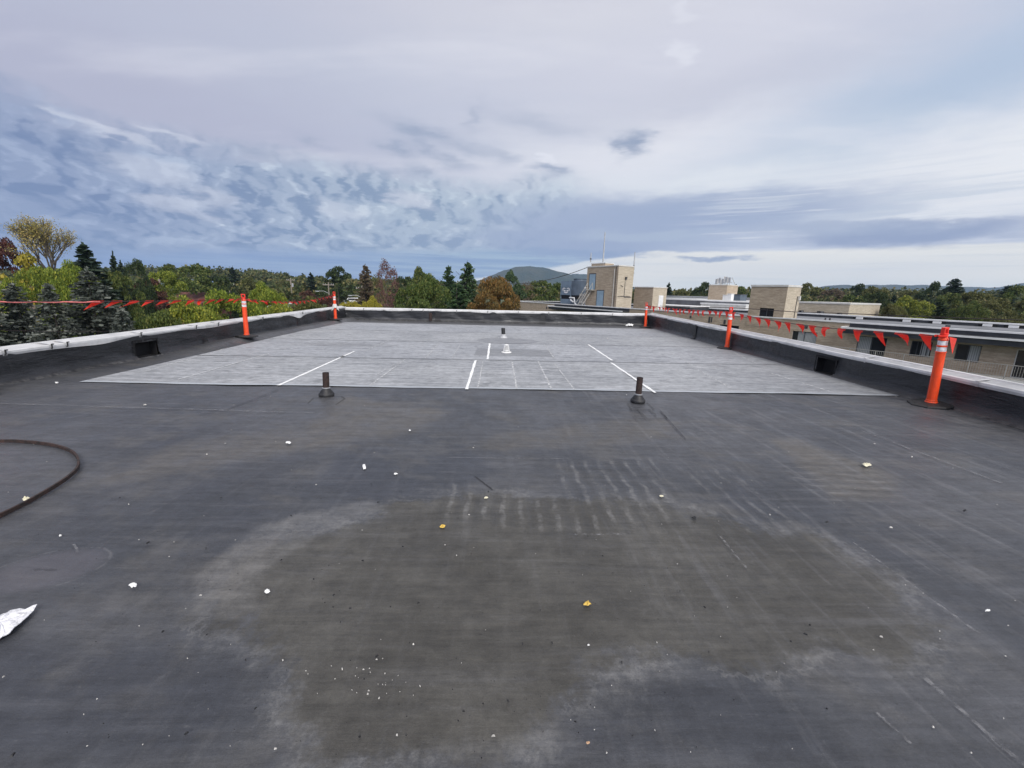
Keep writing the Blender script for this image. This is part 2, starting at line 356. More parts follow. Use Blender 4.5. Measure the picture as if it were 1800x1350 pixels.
def m_blind(t, b):
    P = t.coord(); x, y, z = t.sep(P)
    s_ = t.m('SINE', (x)*(6.28318/.12)); c = t.mix(t.ss(s_, .2, .95), (.36, .37, .36), (.16, .17, .165))
    t.put(b.inputs['Base Color'], c); b.inputs['Roughness'].default_value = .5
def m_ground(t, b):
    P = t.coord(); nz = t.noise(P, .05, 6, .6); n2 = t.noise(P, .8, 5, .6)
    c = t.mix(t.ss(nz, .4, .6), (.045, .07, .022), (.075, .09, .03)); c = t.mix(t.ss(n2, .5, .7)*.5, c, (.09, .085, .045))
    t.put(b.inputs['Base Color'], c); b.inputs['Roughness'].default_value = .95
def m_hill(t, b):
    P = t.coord(); x, y, z = t.sep(P)
    n1 = t.noise(P, .006, 8, .7); n2 = t.noise(P, .03, 5, .7)
    c = t.mix(t.ss(n1, .4, .6), (.030, .045, .022), (.060, .066, .030)); c = t.mix(t.ss(n2, .5, .72)*.6, c, (.09, .07, .035))
    t.put(b.inputs['Base Color'], c); b.inputs['Roughness'].default_value = 1; b.inputs['Specular IOR Level'].default_value = .1
    t.put(b.inputs['Normal'], t.bump(n2, 1.0, 25))
def m_orange(t, b):
    P = t.coord(); x, y, z = t.sep(P); nz = t.noise(t.vec(x*8, y*8, z*3), 3, 5, .65)
    sc_ = t.noise(t.vec(x*30, y*30, z*2.2), 1.0, 6, .75)
    c = t.mix(t.ss(nz, .42, .68)*.55, (.86, .075, .014), (.56, .065, .025)); c = t.mix(t.ss(sc_, .60, .72)*.45, c, (.80, .22, .12)); c = t.mix(t.ss(sc_, .40, .30)*.35, c, (.22, .05, .03)); c = t.mix(t.ss(z, .16, .03)*t.ss(nz, .35, .6)*.4, c, (.30, .08, .045))
    t.put(b.inputs['Base Color'], c); b.inputs['Roughness'].default_value = .38
def m_rust(t, b):
    P = t.coord(); nz = t.noise(P, 26, 6, .7); n2 = t.noise(P, 7, 4, .6)
    c = t.mix(t.ss(nz, .35, .65), (.014, .011, .010), (.050, .026, .020)); c = t.mix(t.ss(n2, .5, .7)*.5, c, (.022, .017, .016))
    t.put(b.inputs['Base Color'], c); b.inputs['Roughness'].default_value = .8; t.put(b.inputs['Normal'], t.bump(nz, .5, .004))
def m_paper(t, b):
    P = t.coord(); n1 = t.noise(P, 11, 4, .6, 1.5); n2 = t.noise(P, 45, 5, .6)
    ln = gauss(t, n1-.5, n1*0.0, .018, 1.0)
    c = t.mix(ln*.6, (.80, .80, .82), (.36, .36, .37)); c = t.mix(t.ss(n2, .55, .75)*.25, c, (.5, .5, .5))
    t.put(b.inputs['Base Color'], c); b.inputs['Roughness'].default_value = .5; t.put(b.inputs['Normal'], t.bump(n1, .5, .01))
def m_capw(t, b):
    P = t.coord(); x, y, z = t.sep(P); n1 = t.noise(P, 2.2, 6, .65); n2 = t.noise(t.vec((x+y)*14, z*2, 0.0), 1, 5, .6)
    c = t.mix(t.ss(n1, .4, .68), (.66, .66, .65), (.48, .48, .47)); c = t.mix(t.ss(n2, .62, .8)*.25, c, (.42, .42, .41))
    t.put(b.inputs['Base Color'], c); b.inputs['Roughness'].default_value = .38
def m_flag(t, b):
    P = t.coord(); nz = t.noise(P, 14, 4, .6)
    t.put(b.inputs['Base Color'], t.mix(t.ss(nz, .35, .65), (.82, .028, .016), (.95, .075, .03))); b.inputs['Roughness'].default_value = .35
    tr = t.new('ShaderNodeBsdfTranslucent'); t.put(tr.inputs[0], (.9, .07, .04))
    ms = t.new('ShaderNodeMixShader'); ms.inputs[0].default_value = .45
    t.l.new(b.outputs[0], ms.inputs[1]); t.l.new(tr.outputs[0], ms.inputs[2]); t.l.new(ms.outputs[0], t.o.inputs[0])

DECK = mat('deck', m_deck); PATCH = mat('patch', m_patch); WALLM = mat('flashing', m_wall)
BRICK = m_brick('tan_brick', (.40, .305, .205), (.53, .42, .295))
BRICKL = m_brick('pale_and_lit_brick', (.50, .42, .30), (.60, .52, .39))  # the beige building's own brick; elsewhere a sunlit copy of the tan brick
GLASS = mat('glass', m_glass); BLIND = mat('blind', m_blind); GROUND = mat('grass_ground', m_ground); HILL = mat('hill_forest', m_hill)
ORANGE = mat('orange_plastic', m_orange); RUST = mat('rust', m_rust); PAPER = mat('paper', m_paper); CAPW = mat('white_cap', m_capw); FLAG = mat('flag_red', m_flag)
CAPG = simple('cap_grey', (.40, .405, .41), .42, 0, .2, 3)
BLACK = simple('black_rubber', (.018, .018, .019), .55, 0, .3, 12, bumpv=.2)
VOID = simple('void', (.004, .004, .005), .9)
REFL = simple('reflective_band', (.68, .68, .69), .4, 0, .28, 22)
RED = simple('red_plastic', (.80, .035, .018), .4, 0, .12, 9)
CHALK = simple('chalk_white', (.80, .81, .80), .8, 0, .18, 22)
SEAM = simple('seam_dark', (.085, .087, .092), .6, 0, .3, 20)
SEAMD = simple('deck_seam', (.030, .030, .033), .6, 0, .3, 10)
WHITE = simple('white_trim', (.72, .72, .70), .5, 0, .08, 2)
OFFW = simple('offwhite', (.60, .59, .55), .6, 0, .1, 2)
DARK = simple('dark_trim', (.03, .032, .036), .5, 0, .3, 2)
ROOFG = simple('far_roof', (.16, .165, .175), .7, 0, .3, .4)
DOORB = simple('blue_door', (.26, .36, .44), .5, 0, .10, 1.5)
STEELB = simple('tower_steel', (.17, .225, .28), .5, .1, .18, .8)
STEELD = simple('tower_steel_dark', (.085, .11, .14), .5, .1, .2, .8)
METAL = simple('galvanised', (.42, .43, .44), .45, .4, .2, 4)
DMETAL = simple('dark_metal', (.07, .07, .07), .5, .3, .3, 4)
WOODP = simple('weathered_pole', (.27, .23, .19), .85, 0, .2, 2)
BARK = simple('bark', (.10, .085, .07), .9, 0, .35, 1.5)
ROPE = simple('dark_cord', (.03, .02, .022), .6, 0, .3, 20)
SHING = simple('grey_shingle', (.13, .125, .125), .9, 0, .2, .8)
SHINGP = simple('pinkish_shingle', (.25, .215, .205), .9, 0, .15, .8)
SHINGR = simple('red_shingle', (.13, .05, .04), .9, 0, .25, .8)
SIDING = simple('white_siding', (.70, .70, .70), .7, 0, .05, 1)
PINKW = simple('pale_stucco', (.62, .50, .42), .8, 0, .08, 1)
ASPH = simple('asphalt', (.06, .06, .062), .9, 0, .2, .5)
YLEAF = simple('yellow_leaf', (.62, .42, .08), .6, 0, .25, 60)
CREAM = simple('cream_scrap', (.72, .68, .50), .6, 0, .15, 60)
SCRAP = simple('white_scrap', (.80, .80, .78), .6, 0, .12, 60)
L_GREEN = m_leaf('leaf_green', (0.055, 0.088, 0.022), (0.105, 0.142, 0.034), (0.2, 0.2, 0.055))
L_DGREEN = m_leaf('leaf_dark_green', (0.027, 0.046, 0.019), (0.049, 0.076, 0.024), (0.081, 0.108, 0.032))
L_YG = m_leaf('leaf_yellow_green', (0.115, 0.162, 0.024), (0.203, 0.250, 0.035), (0.365, 0.351, 0.047))
L_OLIVE = m_leaf('leaf_olive', (0.081, 0.095, 0.027), (0.128, 0.132, 0.041), (0.189, 0.176, 0.061))
L_YEL = m_leaf('leaf_yellow', (0.22, 0.22, 0.03), (0.38, 0.33, 0.04), (0.46, 0.4, 0.07))
L_GOLD = m_leaf('leaf_gold', (0.24, 0.22, 0.06), (0.42, 0.36, 0.11), (0.5, 0.36, 0.14))
L_ORG = m_leaf('leaf_orange', (0.13, 0.1, 0.035), (0.27, 0.15, 0.04), (0.18, 0.15, 0.05))
L_RED = m_leaf('leaf_red', (0.14, 0.075, 0.062), (0.19, 0.1, 0.08), (0.17, 0.12, 0.075))
L_MAR = m_leaf('leaf_maroon', (0.074, 0.032, 0.027), (0.115, 0.049, 0.035), (0.149, 0.068, 0.041))
L_BRN = m_leaf('leaf_brown', (0.115, 0.084, 0.057), (0.162, 0.115, 0.074), (0.135, 0.128, 0.061))
L_SPR = m_leaf('needle_blue', (0.05, 0.062, 0.05), (0.085, 0.098, 0.082), (0.19, 0.2, 0.17), .08)
L_FIR = m_leaf('needle_green', (0.019, 0.035, 0.022), (0.032, 0.054, 0.030), (0.061, 0.084, 0.051), .08)
L_PINE = m_leaf('needle_pine', (0.030, 0.061, 0.024), (0.057, 0.101, 0.035), (0.101, 0.135, 0.061), .1)
L_FAR = m_leaf('leaf_far_mix', (0.05, 0.072, 0.022), (0.105, 0.118, 0.036), (0.2, 0.15, 0.055))

# ------------------------------------------------------------------ mesh helpers
def tag(o, label=None, cat=None, group=None, kind=None):
    if label: o['label'] = label
    if cat: o['category'] = cat
    if group: o['group'] = group
    if kind: o['kind'] = kind
    return o
def empty(name, loc=(0, 0, 0), rz=0.0):
    o = bpy.data.objects.new(name, None); COL.objects.link(o); o.location = loc; o.rotation_euler = (0, 0, rz); o.empty_display_size = .2; return o
class MB:
    def __init__(s): s.v = []; s.f = []; s.mi = []; s.uv = []; s.ms = []; s.cur = 0
    def use(s, m):
        if m not in s.ms: s.ms.append(m)
        s.cur = s.ms.index(m); return s
    def face(s, pts, uv=None):
        b = len(s.v); s.v += [tuple(p) for p in pts]; s.f.append(tuple(range(b, b+len(pts)))); s.mi.append(s.cur)
        s.uv += (uv if uv else [(0, 0)]*len(pts)); return s
    def box(s, x0, x1, y0, y1, z0, z1, skip=''):
        u = lambda a, b, c, d: [(a, b), (c, b), (c, d), (a, d)]
        if 'f' not in skip: s.face([(x0, y0, z0), (x1, y0, z0), (x1, y0, z1), (x0, y0, z1)], u(x0, z0, x1, z1))
        if 'b' not in skip: s.face([(x1, y1, z0), (x0, y1, z0), (x0, y1, z1), (x1, y1, z1)], u(-x1, z0, -x0, z1))
        if 'l' not in skip: s.face([(x0, y1, z0), (x0, y0, z0), (x0, y0, z1), (x0, y1, z1)], u(-y1, z0, -y0, z1))
        if 'r' not in skip: s.face([(x1, y0, z0), (x1, y1, z0), (x1, y1, z1), (x1, y0, z1)], u(y0, z0, y1, z1))
        if 't' not in skip: s.face([(x0, y0, z1), (x1, y0, z1), (x1, y1, z1), (x0, y1, z1)], u(x0, y0, x1, y1))
        if 'd' not in skip: s.face([(x0, y1, z0), (x1, y1, z0), (x1, y0, z0), (x0, y0, z0)], u(x0, y0, x1, y1))
        return s
    def tube(s, pts, rad, n=8, cap=True, phase=0.0):
        pts = [Vector(p) for p in pts]; rad = rad if hasattr(rad, '__len__') else [rad]*len(pts)
        rings = []; ref = Vector((0, 0, 1))
        for i, p in enumerate(pts):
            d = (pts[min(i+1, len(pts)-1)] - pts[max(i-1, 0)]).normalized()
            a = d.cross(ref)
            if a.length < .05: a = d.cross(Vector((1, 0, 0)))
            a.normalize(); bb = d.cross(a).normalized()
            rings.append([p + rad[i]*(math.cos(2*math.pi*k/n+phase)*a + math.sin(2*math.pi*k/n+phase)*bb) for k in range(n)])
        b = len(s.v)
        for rg in rings: s.v += [tuple(q) for q in rg]
        for i in range(len(rings)-1):
            for k in range(n):
                s.f.append((b+i*n+k, b+i*n+(k+1) % n, b+(i+1)*n+(k+1) % n, b+(i+1)*n+k)); s.mi.append(s.cur); s.uv += [(0, 0)]*4
        if cap:
            for i0, rv in ((0, 0), (len(rings)-1, 1)):
                idx = [b+i0*n+k for k in range(n)]; s.f.append(tuple(idx if rv else idx[::-1])); s.mi.append(s.cur); s.uv += [(0, 0)]*n
        return s
    def lathe(s, prof, n=24, c=(0, 0), cap=True):
        b = len(s.v)
        for r_, z_ in prof:
            for k in range(n): s.v.append((c[0]+r_*math.cos(2*math.pi*k/n), c[1]+r_*math.sin(2*math.pi*k/n), z_))
        for i in range(len(prof)-1):
            for k in range(n):
                s.f.append((b+i*n+k, b+i*n+(k+1) % n, b+(i+1)*n+(k+1) % n, b+(i+1)*n+k)); s.mi.append(s.cur); s.uv += [(0, 0)]*4
        if cap:
            i = len(prof)-1; s.f.append(tuple(b+i*n+k for k in range(n))); s.mi.append(s.cur); s.uv += [(0, 0)]*n
        return s
    def build(s, name, m=None, parent=None, smooth=False, bevel=0):
        me = bpy.data.meshes.new(name); me.from_pydata(s.v, [], s.f)
        for q in ([m] if m else s.ms): me.materials.append(q)
        if not m and s.ms: me.polygons.foreach_set('material_index', s.mi)
        ul = me.uv_layers.new(name='UVMap'); ul.data.foreach_set('uv', [c for p in s.uv for c in p])
        if smooth: me.polygons.foreach_set('use_smooth', [True]*len(s.f))
        me.update()
        o = bpy.data.objects.new(name, me); COL.objects.link(o)
        if parent: o.parent = parent
        if bevel:
            md = o.modifiers.new('bevel', 'BEVEL'); md.width = bevel; md.segments = 2; md.limit_method = 'ANGLE'
        return o
def npmesh(name, V, Fq, m, parent=None, attrs=None, smooth=False):
    me = bpy.data.meshes.new(name); nv, nf = len(V), len(Fq); k = Fq.shape[1]
    me.vertices.add(nv); me.vertices.foreach_set('co', V.astype(np.float32).ravel())
    me.loops.add(nf*k); me.loops.foreach_set('vertex_index', Fq.astype(np.int32).ravel())
    me.polygons.add(nf); me.polygons.foreach_set('loop_start', np.arange(0, nf*k, k, dtype=np.int32))
    try: me.polygons.foreach_set('loop_total', np.full(nf, k, dtype=np.int32))
    except Exception: pass
    me.update(calc_edges=True)
    if attrs:
        for an, av in attrs.items():
            a = me.attributes.new(an, 'FLOAT', 'POINT'); a.data.foreach_set('value', av.astype(np.float32).ravel())
    if smooth: me.polygons.foreach_set('use_smooth', np.ones(nf, bool))
    me.materials.append(m)
    o = bpy.data.objects.new(name, me); COL.objects.link(o)
    if parent: o.parent = parent
    return o
def copy_tree(o, parent=None):
    c = o.copy(); COL.objects.link(c)
    if parent: c.parent = parent
    for ch in [q for q in o.children]: copy_tree(ch, c)
    return c

# ------------------------------------------------------------------ ground and hills
nx = 90
gx = np.linspace(-1, 1, nx); gx = np.sign(gx)*(np.abs(gx)**2.2)*9000
GX, GY = np.meshgrid(gx, gx)
def terr(X, Y):
    X = np.asarray(X, float); Y = np.asarray(Y, float)
    h = -12 + 10*np.exp(-((X+190)/170)**2 - ((Y-430)/210)**2) + 4*np.exp(-((X-330)/160)**2 - ((Y-260)/130)**2)
    return h
GZ = terr(GX, GY)
V = np.stack([GX.ravel(), GY.ravel(), GZ.ravel()], 1)
i = np.arange(nx-1); I, J = np.meshgrid(i, i); a = (J*nx+I).ravel()
o = npmesh('ground', V, np.stack([a, a+1, a+nx+1, a+nx], 1), GROUND, smooth=True); tag(o, kind='structure')
rb = MB(); rb.use(ASPH)
rp = [(-160, 60), (-95, 92), (-40, 118), (10, 150), (60, 210)]
for k in range(4):
    (x0, y0), (x1, y1) = rp[k], rp[k+1]; d = Vector((x1-x0, y1-y0, 0)).normalized(); nn = Vector((-d.y, d.x, 0))*4
    rb.face([(x0-nn.x, y0-nn.y, float(terr(x0, y0))+.06), (x0+nn.x, y0+nn.y, float(terr(x0, y0))+.06), (x1+nn.x, y1+nn.y, float(terr(x1, y1))+.06), (x1-nn.x, y1-nn.y, float(terr(x1, y1))+.06)])
tag(rb.build('road', ASPH), kind='structure')

def hill(name, prof, D, thick, seed):
    # prof: skyline pixels; a mountain with a front slope, a crest and a back slope
    rs = np.random.RandomState(seed); xs = np.linspace(prof[0][0], prof[-1][0], 140)
    ys = np.interp(xs, [p[0] for p in prof], [p[1] for p in prof])
    rows = []; nr = 22
    crest = np.array([AT(x, y, D) for x, y in zip(xs, ys)])
    crest[:, 2] += np.convolve(rs.randn(160)*D*.0012, np.ones(5)/5, 'same')[:140]
    for j in range(nr):
        q = j/(nr-1)*2 - 1          # -1 front foot, 0 crest, 1 back foot
        hgt = (math.cos(q*math.pi)+1)/2
        jit = np.convolve(rs.randn(160), np.ones(9)/9, 'same')[:140]*thick*.05*(1-hgt)
        rows.append(np.stack([crest[:, 0], crest[:, 1] + q*thick + jit, -14 + (crest[:, 2]+14)*hgt], 1))
    V = np.concatenate(rows); n = 140
    I, J = np.meshgrid(np.arange(n-1), np.arange(nr-1)); a = (J*n+I).ravel()
    return tag(npmesh(name, V, np.stack([a, a+1, a+n+1, a+n], 1), HILL, smooth=True), kind='structure')
hill('mountain', [(760, 512), (800, 503), (850, 490), (885, 476), (905, 470), (925, 468.5), (955, 470), (975, 476), (1000, 482), (1035, 496), (1080, 512), (1120, 522)], 2900, 600, 1)
hill('mountain', [(930, 505), (990, 492), (1005, 481.5), (1030, 481.5), (1060, 484), (1100, 500), (1140, 520)], 3500, 600, 2)
hill('hills', [(1400, 528), (1440, 512), (1460, 502), (1480, 500), (1510, 503), (1530, 500.5), (1570, 500), (1600, 501), (1640, 502), (1680, 504), (1740, 506), (1775, 504), (1790, 500), (1830, 494), (1900, 490), (1990, 500)], 2900, 500, 3)
hill('hills', [(540, 494), (600, 491), (680, 490), (760, 497), (850, 500), (940, 504)], 2700, 500, 4)

# ------------------------------------------------------------------ our roof
def sdf_poly(PX, PY, poly):
    poly = np.array(poly, float); n = len(poly); d = np.full(PX.shape, 1e9); ins = np.zeros(PX.shape, bool)
    for i in range(n):
        a = poly[i]; b = poly[(i+1) % n]; e = b-a; wx = PX-a[0]; wy = PY-a[1]
        tt = np.clip((wx*e[0]+wy*e[1])/(e@e), 0, 1); dd = np.hypot(wx-e[0]*tt, wy-e[1]*tt); d = np.minimum(d, dd)
        c = ((a[1] > PY) != (b[1] > PY)) & (PX < (b[0]-a[0])*(PY-a[1])/(b[1]-a[1]+1e-12)+a[0]); ins ^= c
    return np.where(ins, d, -d)
sm = lambda v, a, b: (lambda q: q*q*(3-2*q))(np.clip((v-a)/(b-a), 0, 1))
px_poly = lambda L: [G(*p) for p in L]
xs = np.arange(-7.45, 7.31, .045)
ys = np.concatenate([np.arange(-9, .4, .5), np.arange(.4, 6.8, .04), np.arange(6.9, 20.6, .22)])
PX, PY = np.meshgrid(xs, ys)
stain = sdf_poly(PX, PY, px_poly([(330, 1085), (400, 1000), (445, 960), (520, 935), (600, 925), (690, 885), (780, 872), (880, 868), (960, 872), (1050, 875), (1150, 880), (1250, 900), (1330, 925), (1440, 935), (1520, 980), (1590, 1040), (1650, 1100), (1660, 1150), (1560, 1175), (1480, 1150), (1380, 1180), (1290, 1170), (1200, 1150), (1110, 1165), (1050, 1185), (1010, 1225), (990, 1290), (900, 1340), (740, 1345), (560, 1345), (480, 1250), (490, 1180), (430, 1110), (360, 1110)]))
stain = np.clip(stain, -.6, .6)
def softm(L, w_=.25): return sm(sdf_poly(PX, PY, px_poly(L)), -w_, w_)
blue = np.maximum.reduce([softm([(-200, 1060), (120, 1130), (300, 1120), (430, 1170), (440, 1240), (330, 1345), (-300, 1345)]),
    softm([(1060, 1240), (1150, 1190), (1330, 1200), (1420, 1250), (1500, 1345), (1000, 1345), (1010, 1290)], .15),
    softm([(560, 850), (600, 790), (820, 780), (880, 830), (800, 865), (650, 890)], .2),
    softm([(1250, 880), (1300, 820), (1400, 900), (1390, 935)], .12)*.8,
    softm([(1080, 1050), (1160, 1010), (1200, 1100), (1150, 1140), (1060, 1110)], .1)*.7])
brown = np.maximum.reduce([softm([(120, 850), (250, 790), (330, 765), (520, 750), (600, 690), (800, 720), (760, 760), (520, 800), (300, 840), (170, 870)], .3)*.75,
    softm([(1340, 770), (1400, 765), (1480, 800), (1590, 840), (1590, 885), (1460, 880), (1390, 810)], .15)*.85,
    softm([(800, 790), (860, 760), (1100, 730), (1220, 740), (1160, 780), (900, 800)], .2)*.7, softm([(330, 1000), (450, 930), (520, 940), (420, 1060), (340, 1060)], .1)*.7])
dust = np.maximum.reduce([softm([(300, 1090), (330, 1010), (430, 930), (520, 900), (660, 870), (700, 890), (560, 950), (470, 1010), (480, 1080), (380, 1100)], .10)*.7,
    softm([(440, 1345), (430, 1230), (450, 1170), (520, 1160), (540, 1250), (620, 1345)], .08)*.6, softm([(700, 1345), (760, 1285), (880, 1285), (990, 1240), (1010, 1260), (990, 1345)], .05)*.65,
    softm([(1120, 850), (1180, 800), (1260, 790), (1330, 880), (1400, 940), (1330, 930), (1230, 880)], .15)*.35, softm([(1640, 1060), (1560, 1010), (1700, 1090), (1720, 1150), (1640, 1110)], .07)*.5])
ripx = np.maximum(softm([(760, 920), (790, 850), (980, 880), (975, 815), (1150, 805), (1190, 870), (1180, 935), (1010, 935)], .07), softm([(1195, 830), (1300, 820), (1400, 905), (1410, 940), (1310, 940)], .07)*.7)
ripy = softm([(1360, 815), (1490, 805), (1575, 850), (1590, 885), (1450, 885)], .06)
rs = np.random.RandomState(5)
PZ = .004*np.sin(PX*1.3+PY*.6) + .004*np.sin(PY*2.1-PX*.8+1) + .0035*np.sin(PX*4.1+PY*3.3) + .0025*ripx*np.sin(PX*2*math.pi/.135)
PZ = np.where(PY > 6.25, np.minimum(PZ, .0)-.005, PZ-.004)
PZ = PZ + .10*sm(PX, -6.70, -7.0)*sm(PY, 8.6, 11.2)
V = np.stack([PX.ravel(), PY.ravel(), PZ.ravel()], 1); n = len(xs)
I, J = np.meshgrid(np.arange(n-1), np.arange(len(ys)-1)); a = (J*n+I).ravel()
deck = npmesh('roof_deck', V, np.stack([a, a+1, a+n+1, a+n], 1), DECK, smooth=True,
    attrs=dict(stain=stain, brown=brown, blue=blue, ripx=ripx, ripy=ripy, dust=dust))
tag(deck, kind='structure')
# the pale coated area is a sheet of its own with a real edge
xs2 = np.linspace(0, 1, 130); ys2 = np.linspace(0, 1, 110)
U, Q = np.meshgrid(xs2, ys2)
yn = 6.30 + U*.20 + .010*np.sin(U*31)+.006*np.sin(U*97)+.004*np.sin(U*211); yf = 18.45 + U*.25
YY = yn + (yf-yn)*Q; xl = -6.32 - (YY-6.3)*.054; xr = 6.54 + (YY-6.5)*.026
XX = xl + (xr-xl)*U; ZZ = .002 + .003*np.sin(XX*1.7+YY) + .002*np.sin(YY*3.1)
n = 130; I, J = np.meshgrid(np.arange(n-1), np.arange(109)); a = (J*n+I).ravel()
patch = npmesh('coated_membrane', np.stack([XX.ravel(), YY.ravel(), ZZ.ravel()], 1), np.stack([a, a+1, a+n+1, a+n], 1), PATCH, deck, smooth=True)
patch['label'] = 'pale grey coated sheets of the flat roof'
def strip(name, p0, p1, w_, m, parent=patch, z=.0085, jit=0.0, seg=14):
    b = MB(); d = Vector((p1[0]-p0[0], p1[1]-p0[1], 0)); L = d.length; d.normalize(); nn = Vector((-d.y, d.x, 0)); random.seed(int(p0[0]*100+p0[1]*37)); pr = None
    for k in range(seg+1):
        q = Vector((p0[0], p0[1], z)) + d*L*k/seg + nn*random.uniform(-jit, jit); ww = w_*(1+random.uniform(-.25, .25)*(jit > 0))/2
        cur = (q-nn*ww, q+nn*ww)
        if pr: b.face([pr[0], cur[0], cur[1], pr[1]])
        pr = cur
    return b.build(name, m, parent)
for a_, b_ in (((490, 678), (605, 626)), ((820, 685), (836, 634)), ((1152, 691), (1074, 638)), ((857, 632), (861, 604)), ((1076, 634), (1034, 606)), ((598, 629), (623, 618))):
    strip('chalk_line', G(*a_), G(*b_), .05, CHALK, jit=.004)
def m_faint(t, b):
    P = t.coord(); nz = t.noise(P, 16, 5, .7)
    b.inputs['Base Color'].default_value = (.62, .63, .63, 1); b.inputs['Roughness'].default_value = .8
    t.put(b.inputs['Alpha'], t.ss(nz, .36, .58)*.85)
FAINT = mat('worn_chalk', m_faint)
for a_, b_, w_ in (((650, 679), (712, 632), .025), ((840, 682), (849, 636), .02), ((908, 684), (900, 635), .03), ((970, 686), (946, 636), .03), ((313, 668), (473, 622), .03), ((1356, 657), (1388, 667), .035), ((1410, 674), (1457, 688), .035),
                   ((748, 630), (772, 603), .025), ((795, 629), (809, 606), .02), ((975, 631), (957, 606), .022), ((1010, 686), (975, 640), .02), ((250, 655), (400, 612), .02), ((1220, 645), (1180, 620), .02), ((1280, 680), (1225, 650), .02), ((640, 618), (690, 596), .02), ((660, 660), (700, 637), .015), ((1330, 640), (1290, 620), .02)):
    strip('chalk_line', G(*a_), G(*b_), w_, FAINT, jit=.004)
for yy, xa, xb, sl_ in ((9.17, -6.45, 6.6, .028), (12.25, -6.6, 6.7, .02), (15.3, -6.75, 6.75, .018)):
    strip('seam', (xa, yy-.02+xa*sl_), (xb, yy+xb*sl_), .03, SEAM, jit=.006, seg=60)
for p0, p1 in (((1160, 722), (1205, 772)), ((400, 720), (490, 685)), ((835, 838), (866, 862))):
    strip('seam', G(*p0), G(*p1), .010, SEAMD, deck, z=.006, jit=.003, seg=24)
def m_scuff(t, b):
    P = t.coord(); nz = t.noise(P, 30, 5, .7)
    b.inputs['Base Color'].default_value = (.26, .26, .265, 1); b.inputs['Roughness'].default_value = .8
    t.put(b.inputs['Alpha'], t.ss(nz, .40, .66)*.55)
SCUFF = mat('scuff', m_scuff)
for p0, p1, w_ in (((1010, 941), (1099, 940), .012), ((1262, 940), (1312, 1000), .012), ((1500, 955), (1720, 1115), .014), ((1620, 1190), (1880, 1420), .02), ((1540, 1255), (1600, 1310), .012), ((1480, 745), (1760, 850), .03), ((130, 958), (137, 972), .01), ((0, 710), (560, 727), .035), ((790, 805), (1000, 808), .012), ((780, 690), (600, 1000), .0)):
    if w_: strip('scuff_mark', G(*p0), G(*p1), w_, SCUFF, deck, z=.007, jit=.003, seg=20)
# lower square of patched membrane by the right pipe
sq = MB()
def quadl(b, P4, w_=.009):
    for k in range(len(P4)-1):
        a_, c_ = Vector((*P4[k], .006)), Vector((*P4[k+1], .006)); d = (c_-a_).normalized(); nn = Vector((-d.y, d.x, 0))*w_/2
        b.face([a_-nn, c_-nn, c_+nn, a_+nn])
quadl(sq, [G(1103, 709), G(1111, 721), G(1150, 720), G(1137, 708)]); quadl(sq, [G(1114, 732), (G(1120, 736)), G(1172, 736), G(1168, 731)]); quadl(sq, [G(1120, 719), G(1136, 735)]); quadl(sq, [G(1140, 719), G(1154, 731), G(1114, 731)])
sq.build('seam', simple('patch_seam', (.045, .044, .042), .7), deck)
sq = MB(); quadl(sq, [G(541, 710), G(551, 700), G(600, 697), G(606, 701), G(590, 712)], .010); sq.build('seam', simple('patch_seam', (.03, .03, .028)), deck)
# body of our own building
bb = MB(); bb.use(BRICK).box(-7.5, 7.35, -9.3, 20.4, -12.2, -.06)
tag(bb.build('roof_slab', BRICK), kind='structure')

